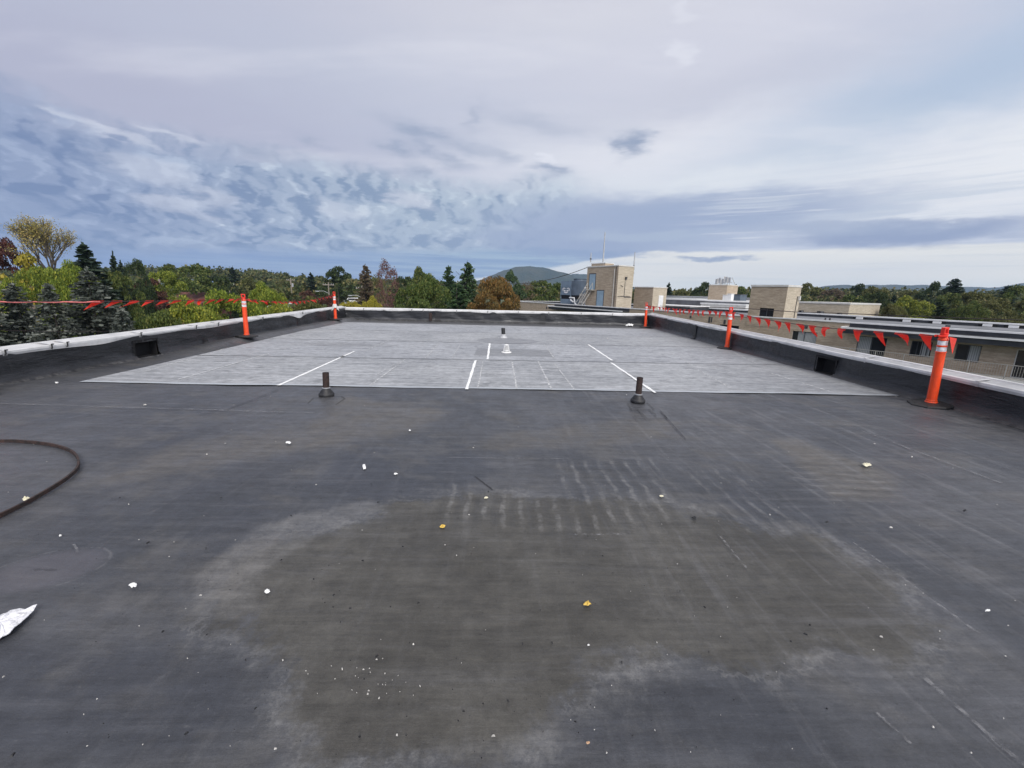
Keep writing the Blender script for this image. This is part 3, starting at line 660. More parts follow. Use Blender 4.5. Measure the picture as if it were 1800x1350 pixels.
# ------------------------------------------------------------------ parapets
def pl(p, q, s_): return tuple(p[k]+(q[k]-p[k])*s_ for k in range(len(p)))
def parapet(label, P0, P1, outward, z0, z1, capmat_top, holes=(), wav=None, seed=0, caph=.07, bulge=0.0, lip=(.03, .02), CW=.20):
    """P0,P1 inner foot of the wall in plan; z0,z1 height of the cap's lower inner edge"""
    root = empty('parapet_wall', (0, 0, 0)); tag(root, label, 'parapet', 'low parapet walls round the flat roof')
    d = Vector((P1[0]-P0[0], P1[1]-P0[1], 0)); L = d.length; d.normalize(); o3 = Vector((*outward, 0)); rnd = random.Random(seed)
    ss = sorted(set([L*k/150 for k in range(151)] + [h for hh in holes for h in hh[:2]]))
    ph = [rnd.uniform(0, 6) for _ in range(5)]
    def foot(s_): return Vector((P0[0], P0[1], 0)) + d*s_
    def zt(s_): return z0+(z1-z0)*s_/L
    def wr(s_, z_): return .016*math.sin(s_*2.3+ph[0]) + .011*math.sin(s_*5.1+z_*9+ph[1]) + .004*math.sin(s_*11+z_*14+ph[2])
    zr = [0, .03, .09, .16, .24, .32, 1.0]
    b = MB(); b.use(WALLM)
    def P(s_, zq):
        z_ = zq if zq < 1 else zt(s_)+.03
        cant = .10*max(0, 1-z_/.10)**1.5
        return foot(s_) + o3*(wr(s_, z_)-cant) + Vector((0, 0, z_-.010))
    for a_, c_ in zip(ss[:-1], ss[1:]):
        mid = (a_+c_)/2
        for k in range(len(zr)-1):
            if any(h[0] < mid < h[1] and h[2] <= zr[k] and zr[k+1] <= h[3] for h in holes): continue
            b.face([P(a_, zr[k]), P(c_, zr[k]), P(c_, zr[k+1]), P(a_, zr[k+1])])
    w_ = b.build('wall_flashing', WALLM, root, smooth=False)
    w_['label'] = 'black rubber membrane on the parapet face'
    me = w_.data; import bmesh
    bm = bmesh.new(); bm.from_mesh(me); bmesh.ops.remove_doubles(bm, verts=bm.verts, dist=.0005)
    for f in bm.faces: f.smooth = True
    bm.to_mesh(me); bm.free()
    # outside face
    ob = MB(); ob.use(BRICK); q = [foot(0)+o3*(CW-.02), foot(L)+o3*(CW-.02)]
    ob.face([q[1]+Vector((0, 0, -1)), q[0]+Vector((0, 0, -1)), q[0]+Vector((0, 0, z0)), q[1]+Vector((0, 0, z1))], [(0, 0), (L, 0), (L, 1.5), (0, 1.5)]); ob.build('outer_face', BRICK, root)
    for h in holes:
        s_ = MB(); s_.use(VOID); f0 = foot(h[0]); f1 = foot(h[1]); dp = o3*.15; za, zb = h[2]-.012, h[3]+.0
        zv = lambda z_: Vector((0, 0, z_))
        s_.face([f0+dp+zv(za), f1+dp+zv(za), f1+dp+zv(zb), f0+dp+zv(zb)]); s_.face([f0+zv(za), f0+dp+zv(za), f0+dp+zv(zb), f0+zv(zb)]); s_.face([f1+dp+zv(za), f1+zv(za), f1+zv(zb), f1+dp+zv(zb)])
        s_.face([f0+zv(zb), f0+dp+zv(zb), f1+dp+zv(zb), f1+zv(zb)]); s_.face([f0+zv(za), f1+zv(za), f1+dp+zv(za), f0+dp+zv(za)])
        # a rough rubber collar round the opening
        e = .035; fi = -o3*.022
        for (sa, sb, z_a, z_b) in ((h[0]-e, h[1]+e, zb, zb+e*1.2), (h[0]-e, h[0], za, zb), (h[1], h[1]+e, za, zb)):
            A_, B_ = foot(sa)+fi, foot(sb)+fi
            s_.face([A_+zv(z_a), B_+zv(z_a), B_+zv(z_b), A_+zv(z_b)])
        sc = s_.build('scupper', VOID, root); sc['label'] = 'dark scupper opening through the parapet'
    # metal cap
    b = MB(); secs = []
    ss2 = [L*k/220 for k in range(221)]
    for s_ in ss2:
        wv = wav(s_) if wav else 0.0; z = zt(s_)+.002*math.sin(s_*1.9+ph[3])
        prof = [(-.012-wv*.35, -.01-wv), (-.026, .022), (-.022, caph-.012), (.0, caph), (.022, caph-.004), (.045, caph-.008), (CW-.065, caph+lip[0]*.8-.004), (CW-.055, caph+lip[0]+.008), (CW-.015, caph+lip[0]+.012), (CW, caph+lip[0]-.004), (CW+.004, caph+lip[0]-.10), (CW, -.06)]
        secs.append([foot(s_) + o3*po + Vector((0, 0, z+pz)) for po, pz in prof])
    for A_, B_ in zip(secs[:-1], secs[1:]):
        for k in range(len(A_)-1):
            b.use(capmat_top if k in (4, 5) else CAPW); b.face([A_[k], B_[k], B_[k+1], A_[k+1]])
    cp_ = b.build('metal_cap', None, root); cp_['label'] = 'white sheet metal cap along the parapet top'
    return root, foot, zt, o3, d, L
def cap_joint(P, s_, w_=.03, parent=None, hook=True):
    root, foot, zt, o3, d, L = P
    b = MB(); b.use(CAPW); z = zt(s_)
    prof = [(-.020, -.02), (-.034, .024), (-.030, .062), (-.002, .075), (.10, .085), (.15, .092)]
    for k in range(len(prof)-1):
        a0, a1 = prof[k], prof[k+1]; q = lambda pp, ds: foot(s_+ds)+o3*pp[0]+Vector((0, 0, z+pp[1]+.004))
        b.face([q(a0, -w_), q(a0, w_), q(a1, w_), q(a1, -w_)])
    if hook:
        b.use(BLACK); c = foot(s_)-o3*.040+Vector((0, 0, z+.02))
        b.tube([c+Vector((0, 0, .05))+d*.03, c+Vector((0, 0, .055)), c, c-d*.012-Vector((0, 0, .025))], .010, 6)
    b.build('cap_joint', None, root)
def wall_patch(P, s_, w0, w1, zt_, parent=None):
    root, foot, zt, o3, d, L = P; b = MB(); b.use(VOID); seg = 6
    for k in range(seg):
        za = -.0+zt_*k/seg; zb = zt_*(k+1)/seg; wa = w0+(w1-w0)*k/seg; wb = w0+(w1-w0)*(k+1)/seg
        ca = -.03-.10*max(0, 1-za/.10)**1.5; cb = -.03-.10*max(0, 1-zb/.10)**1.5
        q = lambda ww, z_, c_: foot(s_+ww)+o3*c_+Vector((0, 0, z_+.002))
        b.face([q(-wa, za, ca), q(wa, za, ca), q(wb, zb, cb), q(-wb, zb, cb)])
    b.build('wall_patch', BLACK, root)
BL = (-7.12, 20.05); BR = (7.02, 20.25)
PL0 = (-7.04, -9.2); PR0 = (6.14, -9.2)
def sY(P0, P1, y): return (y-P0[1])/(P1[1]-P0[1])*math.hypot(P1[0]-P0[0], P1[1]-P0[1])
LL = (-7.32, 20.1)
def lw(s_):
    y = PL0[1]+s_*(LL[1]-PL0[1])/math.hypot(LL[0]-PL0[0], LL[1]-PL0[1])
    v = .045*math.exp(-((y-7.75)/.45)**2) + .10*math.exp(-((y-15.3)/.35)**2) + .012*math.sin(y*1.3) + .008*math.sin(y*3.7)
    return v
hl0 = sY(PL0, LL, 8.37); hl1 = sY(PL0, LL, 8.92)
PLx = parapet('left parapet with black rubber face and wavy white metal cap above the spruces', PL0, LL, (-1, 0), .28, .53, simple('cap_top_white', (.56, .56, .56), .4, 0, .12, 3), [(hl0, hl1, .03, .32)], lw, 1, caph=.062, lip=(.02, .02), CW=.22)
for x_, y_ in ((18, 618), (127, 605), (256, 586), (353, 572), (392, 568), (470, 557), (540, 549), (100, 610)):
    yy = AT(x_, y_, 1)[0:1] and (-7.08/(ray(x_, y_).x)*ray(x_, y_).y)
    cap_joint(PLx, sY(PL0, LL, yy))
for x_, y_, z_ in ((366, 597, .20), (531, 568, .40)):
    yy = -7.15/ray(x_, y_).x*ray(x_, y_).y; wall_patch(PLx, sY(PL0, LL, yy), .11, .03, z_)
RRx = (6.95, 20.2)
ra, rb_ = sY(PR0, RRx, 8.07), sY(PR0, RRx, 8.60)
PRx = parapet('right parapet with black rubber face and straight white metal cap facing the brick building', RRx, PR0, (1, 0), .545, .245, CAPG, [(math.hypot(.81, 29.4)-rb_, math.hypot(.81, 29.4)-ra, .03, .32)], lambda s_: .004*math.sin(s_*2.2), 2, caph=.065, lip=(.035, .03), CW=.20)  # grey trough between white edges: metal highlights put into the cap's colour
for yy in (16.2, 13.6, 10.6, 7.4, 5.5, 3.2):
    cap_joint(PRx, PRx[5]-sY(PR0, RRx, yy), .02, hook=False)
wall_patch(PRx, PRx[5]-sY(PR0, RRx, 14.7), .10, .08, .50)
PFx = parapet('far parapet with black rubber face and white metal cap closing the end of the roof', (LL[0]-.02, 20.02), (RRx[0]+.02, 20.28), (0, 1), .46, .50, simple('cap_top_white', (.56, .56, .56)), [], lambda s_: .012*math.sin(s_*1.1)+.01*math.sin(s_*2.9+1), 3, caph=.08, lip=(.015, .02), CW=.22)
for x_ in (640, 724, 744, 803, 858, 912, 966, 1024, 1080): cap_joint(PFx, (AT(x_, 548, 20)[0]-LL[0]), .02)
for x_ in (770, 955): wall_patch(PFx, (AT(x_, 560, 20)[0]-LL[0]), .14, .10, .42)

# ------------------------------------------------------------------ delineator posts
def make_post():
    root = empty('delineator_post')
    b = MB(); b.use(BLACK); n = 8; r0, r1 = .275, .25
    def octo(r_, z_): return [(r_*math.cos(2*math.pi*(k+.5)/n)*(1.0), r_*math.sin(2*math.pi*(k+.5)/n)*.92, z_) for k in range(n)]
    rings = [octo(r0, .0), octo(r0, .028), octo(r1, .042), octo(.10, .052)]
    for A_, B_ in zip(rings[:-1], rings[1:]):
        for k in range(n): b.face([A_[k], A_[(k+1) % n], B_[(k+1) % n], B_[k]])
    b.face(rings[-1]); b.build('rubber_base', BLACK, root)
    b = MB(); b.use(ORANGE)
    b.lathe([(.074, .046), (.074, .058), (.066, .066), (.064, .09), (.059, .095), (.055, .60), (.0555, .815), (.061, .82), (.061, .832), (.053, .836), (.053, .905), (.058, .909), (.058, .925), (.053, .929), (.053, .998), (.058, 1.002), (.058, 1.018), (.050, 1.03), (.044, 1.055)], 28)
    b.build('tube', ORANGE, root, smooth=False)
    b = MB(); b.use(REFL); b.lathe([(.0541, .838), (.0541, .903)], 28, cap=False); b.build('reflective_band', REFL, root)
    b = MB(); b.use(REFL); b.lathe([(.0541, .931), (.0541, .996)], 28, cap=False); b.build('reflective_band', REFL, root)
    b = MB(); b.use(RED); b.lathe([(.046, 1.05), (.044, 1.085), (.050, 1.09), (.050, 1.10), (.040, 1.103)], 20)
    b.box(-.046, -.030, -.022, .022, 1.10, 1.165); b.box(.030, .046, -.022, .022, 1.10, 1.165); b.box(-.046, .046, -.022, .022, 1.165, 1.19)
    b.build('handle', RED, root, bevel=.004)
    return root
POST0 = make_post()
posts = [((1637, 707), .05, (1655, 575), .30, 'orange delineator post nearest on the right, pennants tied to its neck'),
         ((1278, 610), .05, (1285, 540), .1, 'orange delineator post halfway along the right parapet'),
         ((1134, 575.6), .0, (1136.5, 532), -.4, 'orange delineator post at the far right corner of the roof, its base edged with white'),
         ((434, 592), .10, (427.5, 517), .2, 'orange delineator post standing halfway along the left parapet'),
         ((590, 562), .12, (587, 513), .5, 'orange delineator post at the far left corner, partly wrapped in a pale rag')]
PT = []
for i, (bs, ty, tp, rz, lab) in enumerate(posts):
    o = POST0 if i == 0 else copy_tree(POST0)
    x, y = G(bs[0], bs[1], ty); zb_ = ty if ty in (.10, .12) else 0.0; o.location = (x, y, zb_+.004)
    # height from the pixel of the top
    d = ray(*tp); k = y/d.y; top = (d.x*k, y, CH+d.z*k); sc = (top[2]-zb_)/1.19
    o.scale = (1.0, 1.0, sc); o.rotation_euler = (0, math.atan2(top[0]-x, top[2]-zb_)*.8, rz)
    tag(o, lab, 'traffic post', 'orange delineator posts along the parapets'); PT.append((x + (top[0]-x)*.9, y, zb_+1.06*sc))
# one more stands just outside the frame at the left; only its base shows
o = copy_tree(POST0); o.location = (-6.80, 5.36, .004); o.scale = (1, 1, 1.02); o.rotation_euler = (0, 0, .15)
tag(o, 'orange delineator post cut off by the left edge, only its black base corner in view', 'traffic post', 'orange delineator posts along the parapets')
PT.append((-6.80, 5.36, 1.10))
rag = MB(); rag.use(WHITE); rr_ = random.Random(4)
for k in range(9):
    a_ = k/9*6.28; x, y = PT[4][0], PT[4][1]
    rag.face([(x+.07*math.cos(a_), y+.07*math.sin(a_), .78), (x+.07*math.cos(a_+.7), y+.07*math.sin(a_+.7), .78), (x+(.09+rr_.random()*.09)*math.cos(a_+.7), y+.12*math.sin(a_+.7), .66-rr_.random()*.2), (x+(.09+rr_.random()*.09)*math.cos(a_), y+.12*math.sin(a_), .64-rr_.random()*.2)])
tag(rag.build('rag', OFFW), 'pale plastic rag wrapped round the far left orange post', 'rag')

# ------------------------------------------------------------------ pennant strings
def pennants(label, A_, B_, sag, nfl, wind, size, seed, up=0, wrap=0.0, first=0.0, ropemat=None):
    root = empty('pennant_string', A_); tag(root, label, 'pennant string', 'strings of red pennants between the orange posts')
    A_ = Vector(A_); B_ = Vector(B_); rnd = random.Random(seed)
    def pt(s_): return (B_-A_)*s_ + Vector((0, 0, -sag*4*s_*(1-s_)))
    b = MB(); b.use(ROPE).tube([pt(k/30) for k in range(31)], .0075, 6); b.build('cord', ropemat or ROPE, root)
    dd = (B_-A_).normalized()
    for k in range(nfl):
        s_ = first + (k+.5)/nfl*(1-first) + rnd.uniform(-.004, .004); p = pt(s_); sz = size*rnd.uniform(.9, 1.05)
        wd = Vector(wind) + Vector((rnd.uniform(-.25, .25), rnd.uniform(-.28, .28), rnd.uniform(-.05, .18)))
        tip = p + wd*sz*1.15; a0 = p - dd*sz*.48; a1 = p + dd*sz*.48
        curl = Vector((rnd.uniform(-.2, .2), rnd.uniform(-.14, .14), 0))*sz*2
        b = MB(); b.use(FLAG); seg = 5; pr = None
        for q in range(seg+1):
            f = q/seg; l_ = a0.lerp(tip, f) + curl*math.sin(f*3.1)*.5; r2 = a1.lerp(tip, f) + curl*math.sin(f*3.1+.7)*.5
            if q == seg: l_ = tip - dd*.004; r2 = tip + dd*.004
            if pr: b.face([pr[0], pr[1], r2, l_])
            pr = (l_, r2)
        # hem folded over the cord
        o_ = Vector((.012, 0, 0)); b.face([a0-o_+Vector((0, 0, -.015)), a1-o_+Vector((0, 0, -.015)), a1+Vector((0, 0, .014)), a0+Vector((0, 0, .014))])
        f_ = b.build('pennant', FLAG, root); md = f_.modifiers.new('solid', 'SOLIDIFY'); md.thickness = .0015
    if wrap:
        b = MB(); b.use(FLAG); m_ = 14
        b.tube([pt(wrap*k/m_)+Vector((0, 0, -.006+.006*math.sin(k*2))) for k in range(m_+1)], [.008+.006*rnd.random() for _ in range(m_+1)], 6)
        w_ = b.build('twisted_pennants', simple('pink_twist', (.75, .20, .18), .5, 0, .35, 12), root); w_['label'] = 'pennants twisted tightly round the cord'
    return root
N_, M_, FR, ML, FL, OL = PT
pennants('string of red pennants hanging between the middle and nearest right posts', M_, N_, .10, 15, (.03, -.42, -.90), .225, 3)
pennants('string of red pennants crowded between the far right and middle right posts', FR, M_, .05, 20, (-.20, -.25, -.80), .235, 5)
pennants('string of red pennants between the left edge of the picture and the left parapet post', (OL[0], OL[1], 1.20), ML, .03, 12, (-.05, -.95, -.48), .22, 8, wrap=.33, first=.30)
pennants('sagging string of orange-red pennants between the two left posts', ML, FL, .17, 19, (-.1, .75, -.38), .25, 11)
# short tail past the nearest right post
ft = MB(); ft.use(FLAG); q = Vector(N_)
ft.face([q+Vector((.03, -.10, 0)), q+Vector((.11, -.13, -.02)), q+Vector((.07, -.16, -.23)), q+Vector((.065, -.16, -.23))]); ft.tube([q+Vector((-.06, -.03, .0)), q+Vector((0, -.08, .0)), q+Vector((.07, 0, 0)), q+Vector((0, .07, .0)), q+Vector((-.07, 0, 0))], .016, 6)
tag(ft.build('pennant_tail', FLAG), 'loose end of red pennant string knotted round the nearest right post', 'pennant')

# ------------------------------------------------------------------ pipes, drain
def vent_pipe(label, bx, top_px, r=.043, boot=True, mat_=RUST, lean=(0, 0), cut=False):
    x, y = G(*bx); d = ray(*top_px); k = y/d.y; h = CH+d.z*k; tx = d.x*k-x
    root = empty('vent_pipe', (x, y, .004)); tag(root, label, 'vent pipe', 'vent pipes standing on the roof')
    b = MB(); b.use(mat_); n = 22
    z0 = .05; pts = [(tx*(z_/h), 0, z_) for z_ in (z0, h*.5, h)]
    b.tube(pts, r, n, cap=False); b.tube([(tx, 0, h), (tx, 0, h-.12)], r*.86, n, cap=False)
    bs = len(b.v)
    for k_ in range(n):
        a0, a1 = 2*math.pi*k_/n, 2*math.pi*(k_+1)/n
        f = lambda rr, a: (tx+rr*math.cos(a), rr*math.sin(a), h)
        b.face([f(r, a0), f(r, a1), f(r*.86, a1), f(r*.86, a0)])
    p = b.build('pipe', mat_, root, smooth=False)
    if boot:
        b = MB(); b.use(BLACK); b.lathe([(.100, .0), (.104, .02), (.098, .042), (.080, .052), (.083, .062), (.068, .072), (.069, .082), (.053, .093), (.050, .108)], 26, (tx*.1, 0)); b.build('rubber_boot', BLACK, root, smooth=True)
        b = MB(); b.use(METAL); b.lathe([(.051, .106), (.053, .108), (.053, .122), (.047, .124)], 26, (tx*.25, 0), cap=False); b.build('clamp_ring', METAL, root)
    return root
vent_pipe('rusty vent pipe with black rubber boot, left one of the pair on the dark roof', (574, 696), (572.5, 655.5))
vent_pipe('rusty vent pipe with black rubber boot beside patched seams, right one of the pair', (1121, 707), (1125, 664))
vent_pipe('short rusty brown pipe in front of the far parapet', (757, 566), (756.5, 550), r=.075, boot=False)
p = vent_pipe('black vent pipe with slanted top behind the white roof drain', (885, 594), (884.5, 577), r=.062, boot=False, mat_=BLACK)
b = MB(); b.use(SEAMD).lathe([(.13, .0), (.12, .03), (.082, .07), (.080, .12)], 20); b.build('flashing_sleeve', CAPG, p, smooth=True)
x, y = G(890, 620); dr = empty('roof_drain', (x, y, .006)); dr.scale = (.47, .47, .62); tag(dr, 'white drain dome basket with clamping ring in the middle of the pale roof area', 'roof drain')
b = MB(); b.use(WHITE).lathe([(.27, .0), (.265, .03), (.20, .04), (.17, .02)], 30); b.build('clamp_ring', WHITE, dr, smooth=True)
b = MB(); b.use(WHITE)
for k in range(16):
    a_ = 2*math.pi*k/16; pts = [(rr*math.cos(a_), rr*math.sin(a_), zz) for rr, zz in ((.165, .03), (.15, .12), (.125, .24), (.10, .31), (.0, .33))]; b.tube(pts, .012, 5)
for rr, zz in ((.155, .09), (.105, .30)): b.tube([(rr*math.cos(q*.314), rr*math.sin(q*.314), zz) for q in range(21)], .012, 5)
b.lathe([(.105, .30), (.09, .325), (0.001, .335)], 20); b.build('strainer_basket', WHITE, dr)
b = MB(); b.use(SEAMD).lathe([(.14, .02), (.125, .12), (.10, .22), (.07, .28)], 16); b.build('sump_cone', simple('grey_sump', (.35, .36, .36)), dr)

# bent strip of steel at the left edge
pp = [(-260, 800), (-120, 785), (0, 778.5), (50, 780), (85, 784), (110, 790), (128, 798), (137, 808), (139, 818), (135, 829), (120, 843), (98, 858), (68, 876), (35, 894), (0, 911), (-60, 938), (-200, 990)]
pts = [Vector((*G(*q), .016)) for q in pp]
sm_ = []
for i in range(1, len(pts)-2):
    p0, p1, p2, p3 = pts[i-1:i+3]
    for k in range(8):
        s_ = k/8; sm_.append(.5*((2*p1)+(p2-p0)*s_+(2*p0-5*p1+4*p2-p3)*s_*s_+(3*p1-p0-3*p2+p3)*s_**3))
b = MB(); b.use(RUST); pr = None
for i, q in enumerate(sm_):
    d = (sm_[min(i+1, len(sm_)-1)]-sm_[max(i-1, 0)]).normalized(); nn = Vector((-d.y, d.x, 0)); e = .007
    cur = [q-nn*e+Vector((0, 0, -.012)), q-nn*e+Vector((0, 0, .016)), q+nn*e+Vector((0, 0, .016)), q+nn*e+Vector((0, 0, -.012))]
    if pr:
        for k in range(3): b.face([pr[k], cur[k], cur[k+1], pr[k+1]])
    pr = cur
tag(b.build('steel_band', RUST), 'curved dark rusty steel strip lying on the roof at the left edge', 'metal strip')

# torn sheet of white membrane at the left edge
def flat_scrap(name, poly_px, mat_, z=.012, thick=.004, lift=.02, seed=0, label=None, cat=None, group=None):
    P4 = [G(*q) for q in poly_px]; c = Vector((sum(p[0] for p in P4)/len(P4), sum(p[1] for p in P4)/len(P4), 0)); rnd = random.Random(seed)
    root = MB(); root.use(mat_); n = len(P4); sub = []
    for i in range(n):
        a_, b_ = P4[i], P4[(i+1) % n]
        for k in range(3): sub.append(Vector((a_[0]+(b_[0]-a_[0])*k/3-c.x, a_[1]+(b_[1]-a_[1])*k/3-c.y, z+rnd.uniform(0, lift))))
    mid = [Vector((v.x*.5, v.y*.5, z+lift*.8+rnd.uniform(0, lift))) for v in sub]; cen = Vector((0, 0, z+lift*1.2)); m_ = len(sub)
    for i in range(m_):
        j = (i+1) % m_; root.face([sub[i], sub[j], mid[j], mid[i]]); root.face([mid[i], mid[j], cen])
    o = root.build(name, mat_); o.location = (c.x, c.y, 0); md = o.modifiers.new('solid', 'SOLIDIFY'); md.thickness = thick
    if label: tag(o, label, cat, group)
    return o
flat_scrap('membrane_scrap', [(67, 1069.5), (45, 1075), (20, 1079), (0, 1088), (-70, 1108), (-80, 1130), (-30, 1140), (0, 1127), (17, 1119), (45, 1094)], PAPER, lift=.012, seed=2, label='torn pointed piece of white sheeting at the left edge of the roof', cat='sheet scrap')
flat_scrap('gravel_edge', [(600, 552.5), (612, 555), (650, 559.5), (648, 562), (612, 558)], SCRAP, lift=.03, seed=3, label='strip of white crumbs in the far left corner of the roof', cat='debris')
def bit(px, py, wpx, hpx, m, seed, label, cat='scrap', group=None, lift=None):
    rnd = random.Random(seed); k = rnd.choice((5, 6, 7)); poly = []
    for i in range(k):
        a_ = 2*math.pi*i/k+rnd.uniform(-.3, .3); rr = rnd.uniform(.45, 1.0); poly.append((px+math.cos(a_)*rr*wpx/2, py+math.sin(a_)*rr*hpx/2))
    D = Vector((*G(px, py), -CH)).length
    return flat_scrap('leaf' if cat == 'leaf' else 'scrap', poly, m, lift=wpx*D/F*.10, thick=.001, z=.008, seed=seed, label=label, cat=cat, group=group)
bit(1031, 1065, 19, 13, YLEAF, 1, 'yellow dried leaf lying alone on the near roof, the largest leaf', 'leaf')
bit(778, 927, 13, 10, YLEAF, 22, 'pale yellow leaf on the roof below the ripple marks', 'leaf')
bit(855, 877, 12, 5, CREAM, 3, 'cream coloured curled scrap among the ripple marks', 'scrap')
bit(1523, 820, 21, 7, CREAM, 4, 'long cream scrap on the right part of the dark roof', 'scrap')
bit(235, 1032, 20, 11, SCRAP, 5, 'white torn paper scrap above the white sheeting at the left', 'scrap')
bit(470, 1043, 15, 11, SCRAP, 6, 'white paper scrap beside the dusty edge of the stain', 'scrap')
bit(640, 822, 10, 13, SCRAP, 7, 'white forked scrap left of the ripple marks', 'scrap')
bit(696, 835, 12, 4, SCRAP, 8, 'thin white sliver right of the forked scrap', 'scrap')
bit(507, 780, 16, 5, SCRAP, 9, 'flat white scrap in front of the left vent pipe', 'scrap')
bit(720, 758, 6, 4, SCRAP, 10, 'small round white scrap between the two vent pipes', 'scrap')
bit(1162, 874, 10, 6, CREAM, 11, 'small cream scrap at the right end of the ripple marks', 'scrap')
bit(48, 881, 24, 8, CREAM, 12, 'cream shred lying against the curved steel strip', 'scrap')
bit(1033, 1309, 8, 6, simple('tan_scrap', (.55, .36, .22)), 13, 'tan pebble-like crumb nearest to the camera', 'scrap')
bit(1034, 1137, 5, 5, SCRAP, 14, 'tiny white crumb below the large yellow leaf', 'scrap')
bit(100, 674, 8, 3, SCRAP, 15, 'white crumb beside the left parapet foot', 'scrap'); bit(1735, 1077, 14, 3, SCRAP, 16, 'thin white straw on the right of the near roof', 'scrap')
bit(107, 944, 6, 4, SCRAP, 17, 'white crumb above the blister ring at the left', 'scrap')
bit(1220, 913, 12, 7, BLACK, 18, 'black crumb right of the ripple marks, the larger of two', 'scrap'); bit(1695, 900, 9, 5, BLACK, 19, 'small black crumb on the right of the dark roof', 'scrap')
bit(1453, 920, 8, 4, BLACK, 20, 'small black crumb between the black specks and the right edge', 'scrap')
bit(1108, 573, 26, 4, SCRAP, 23, 'white crumpled scrap under the base of the far right post', 'scrap'); bit(1293, 613, 9, 3, SCRAP, 24, 'white crumb beside the base of the middle right post', 'scrap')
bit(1625, 697, 34, 3, SCRAP, 25, 'thin pale strip behind the base of the nearest right post', 'scrap')
# countless specks
rnd = random.Random(9)
for nm, m_, cnt, lab, bias in (('grit', simple('dull_scrap', (.52, .50, .46), .8, 0, .35, 40), 190, 'tiny white specks of debris strewn over the whole roof', 0), ('grit', BLACK, 200, 'tiny black specks scattered over the near roof', 1)):
    b = MB(); b.use(m_)
    for k in range(cnt):
        if bias: px, py = rnd.gauss(760, 330), rnd.uniform(850, 1345)
        else:
            px, py = rnd.uniform(-20, 1820), 572 + (rnd.random()**1.3)*778
            if rnd.random() < .12: px, py = rnd.gauss(655, 50), rnd.gauss(1190, 32)
        x, y = G(px, py)
        if not (-6.9 < x < 6.45 and y < 19.8): continue
        D = math.hypot(x, y); s_ = (.0006+.0017*rnd.random()**5)*(1 + D*.40)
        ang = rnd.random()*6.28; el_ = rnd.uniform(.8, 2.6); c, q = math.cos(ang), math.sin(ang)
        A_ = [(x+(u*c*el_-v*q)*s_, y+(u*q*el_+v*c)*s_) for u, v in ((-1, -.8), (1, -1), (.8, 1), (-.9, .7))]
        zb = .006; zt2 = zb+s_*1.0; top = [(x+(p[0]-x)*.6, y+(p[1]-y)*.6, zt2+.002) for p in A_]; A3 = [(p[0], p[1], zb) for p in A_]
        b.face(top)
        for i in range(4): b.face([A3[i], A3[(i+1) % 4], top[(i+1) % 4], top[i]])
    tag(b.build(nm, m_), lab, 'debris', kind='stuff')

# ------------------------------------------------------------------ the tan brick building (local x along its front, y away from us)
OB = (19.1, 60.5); DB = (.505, -.863); NB = (.863, .505)
nrm = math.hypot(*DB); DB = (DB[0]/nrm, DB[1]/nrm); NB = (-DB[1], DB[0])
def BP(px, py, t_=0.0):
    d = ray(px, py); k = (t_+OB[0]*NB[0]+OB[1]*NB[1])/(d.x*NB[0]+d.y*NB[1]); x, y = d.x*k, d.y*k
    return ((x-OB[0])*DB[0]+(y-OB[1])*DB[1], CH+d.z*k)
BW = empty('brick_building', (OB[0], OB[1], 0), math.atan2(DB[1], DB[0]))
tag(BW, 'long tan brick apartment building with balconies, white roof edges and rooftop towers across the courtyard', 'building')
def bx(name, args, m, parent=BW, **k):
    b = MB(); b.use(m)
    for a_ in (args if isinstance(args[0], (tuple, list)) else [args]): b.box(*a_)
    return b.build(name, m, parent, **k)
S0, S1, ZC = -34.4, 62.0, -.5; sA, sB, sC = BP(975, 533)[0], BP(1107, 541)[0], BP(1489, 567)[0]
# front wall with real openings
def wall_open(name, s0, s1, z0, z1, ops, t_=0.0, thick=.25, m=BRICK, parent=BW):
    b = MB(); b.use(m); xs_ = sorted(set([s0, s1]+[v for o in ops for v in (o[0], o[1])])); zs_ = sorted(set([z0, z1]+[v for o in ops for v in (o[2], o[3])]))
    for a_, c_ in zip(xs_[:-1], xs_[1:]):
        for e_, g_ in zip(zs_[:-1], zs_[1:]):
            mx, mz = (a_+c_)/2, (e_+g_)/2
            if any(o[0] < mx < o[1] and o[2] < mz < o[3] for o in ops): continue
            b.face([(a_, t_, e_), (c_, t_, e_), (c_, t_, g_), (a_, t_, g_)], [(a_, e_), (c_, e_), (c_, g_), (a_, g_)])
    for o in ops:  # reveals
        a_, c_, e_, g_ = o[:4]; q = t_+.16
        b.face([(a_, t_, e_), (a_, q, e_), (a_, q, g_), (a_, t_, g_)]); b.face([(c_, q, e_), (c_, t_, e_), (c_, t_, g_), (c_, q, g_)])
        b.face([(a_, t_, g_), (a_, q, g_), (c_, q, g_), (c_, t_, g_)]); b.face([(a_, q, e_), (a_, t_, e_), (c_, t_, e_), (c_, q, e_)])
    return b.build(name, m, parent)
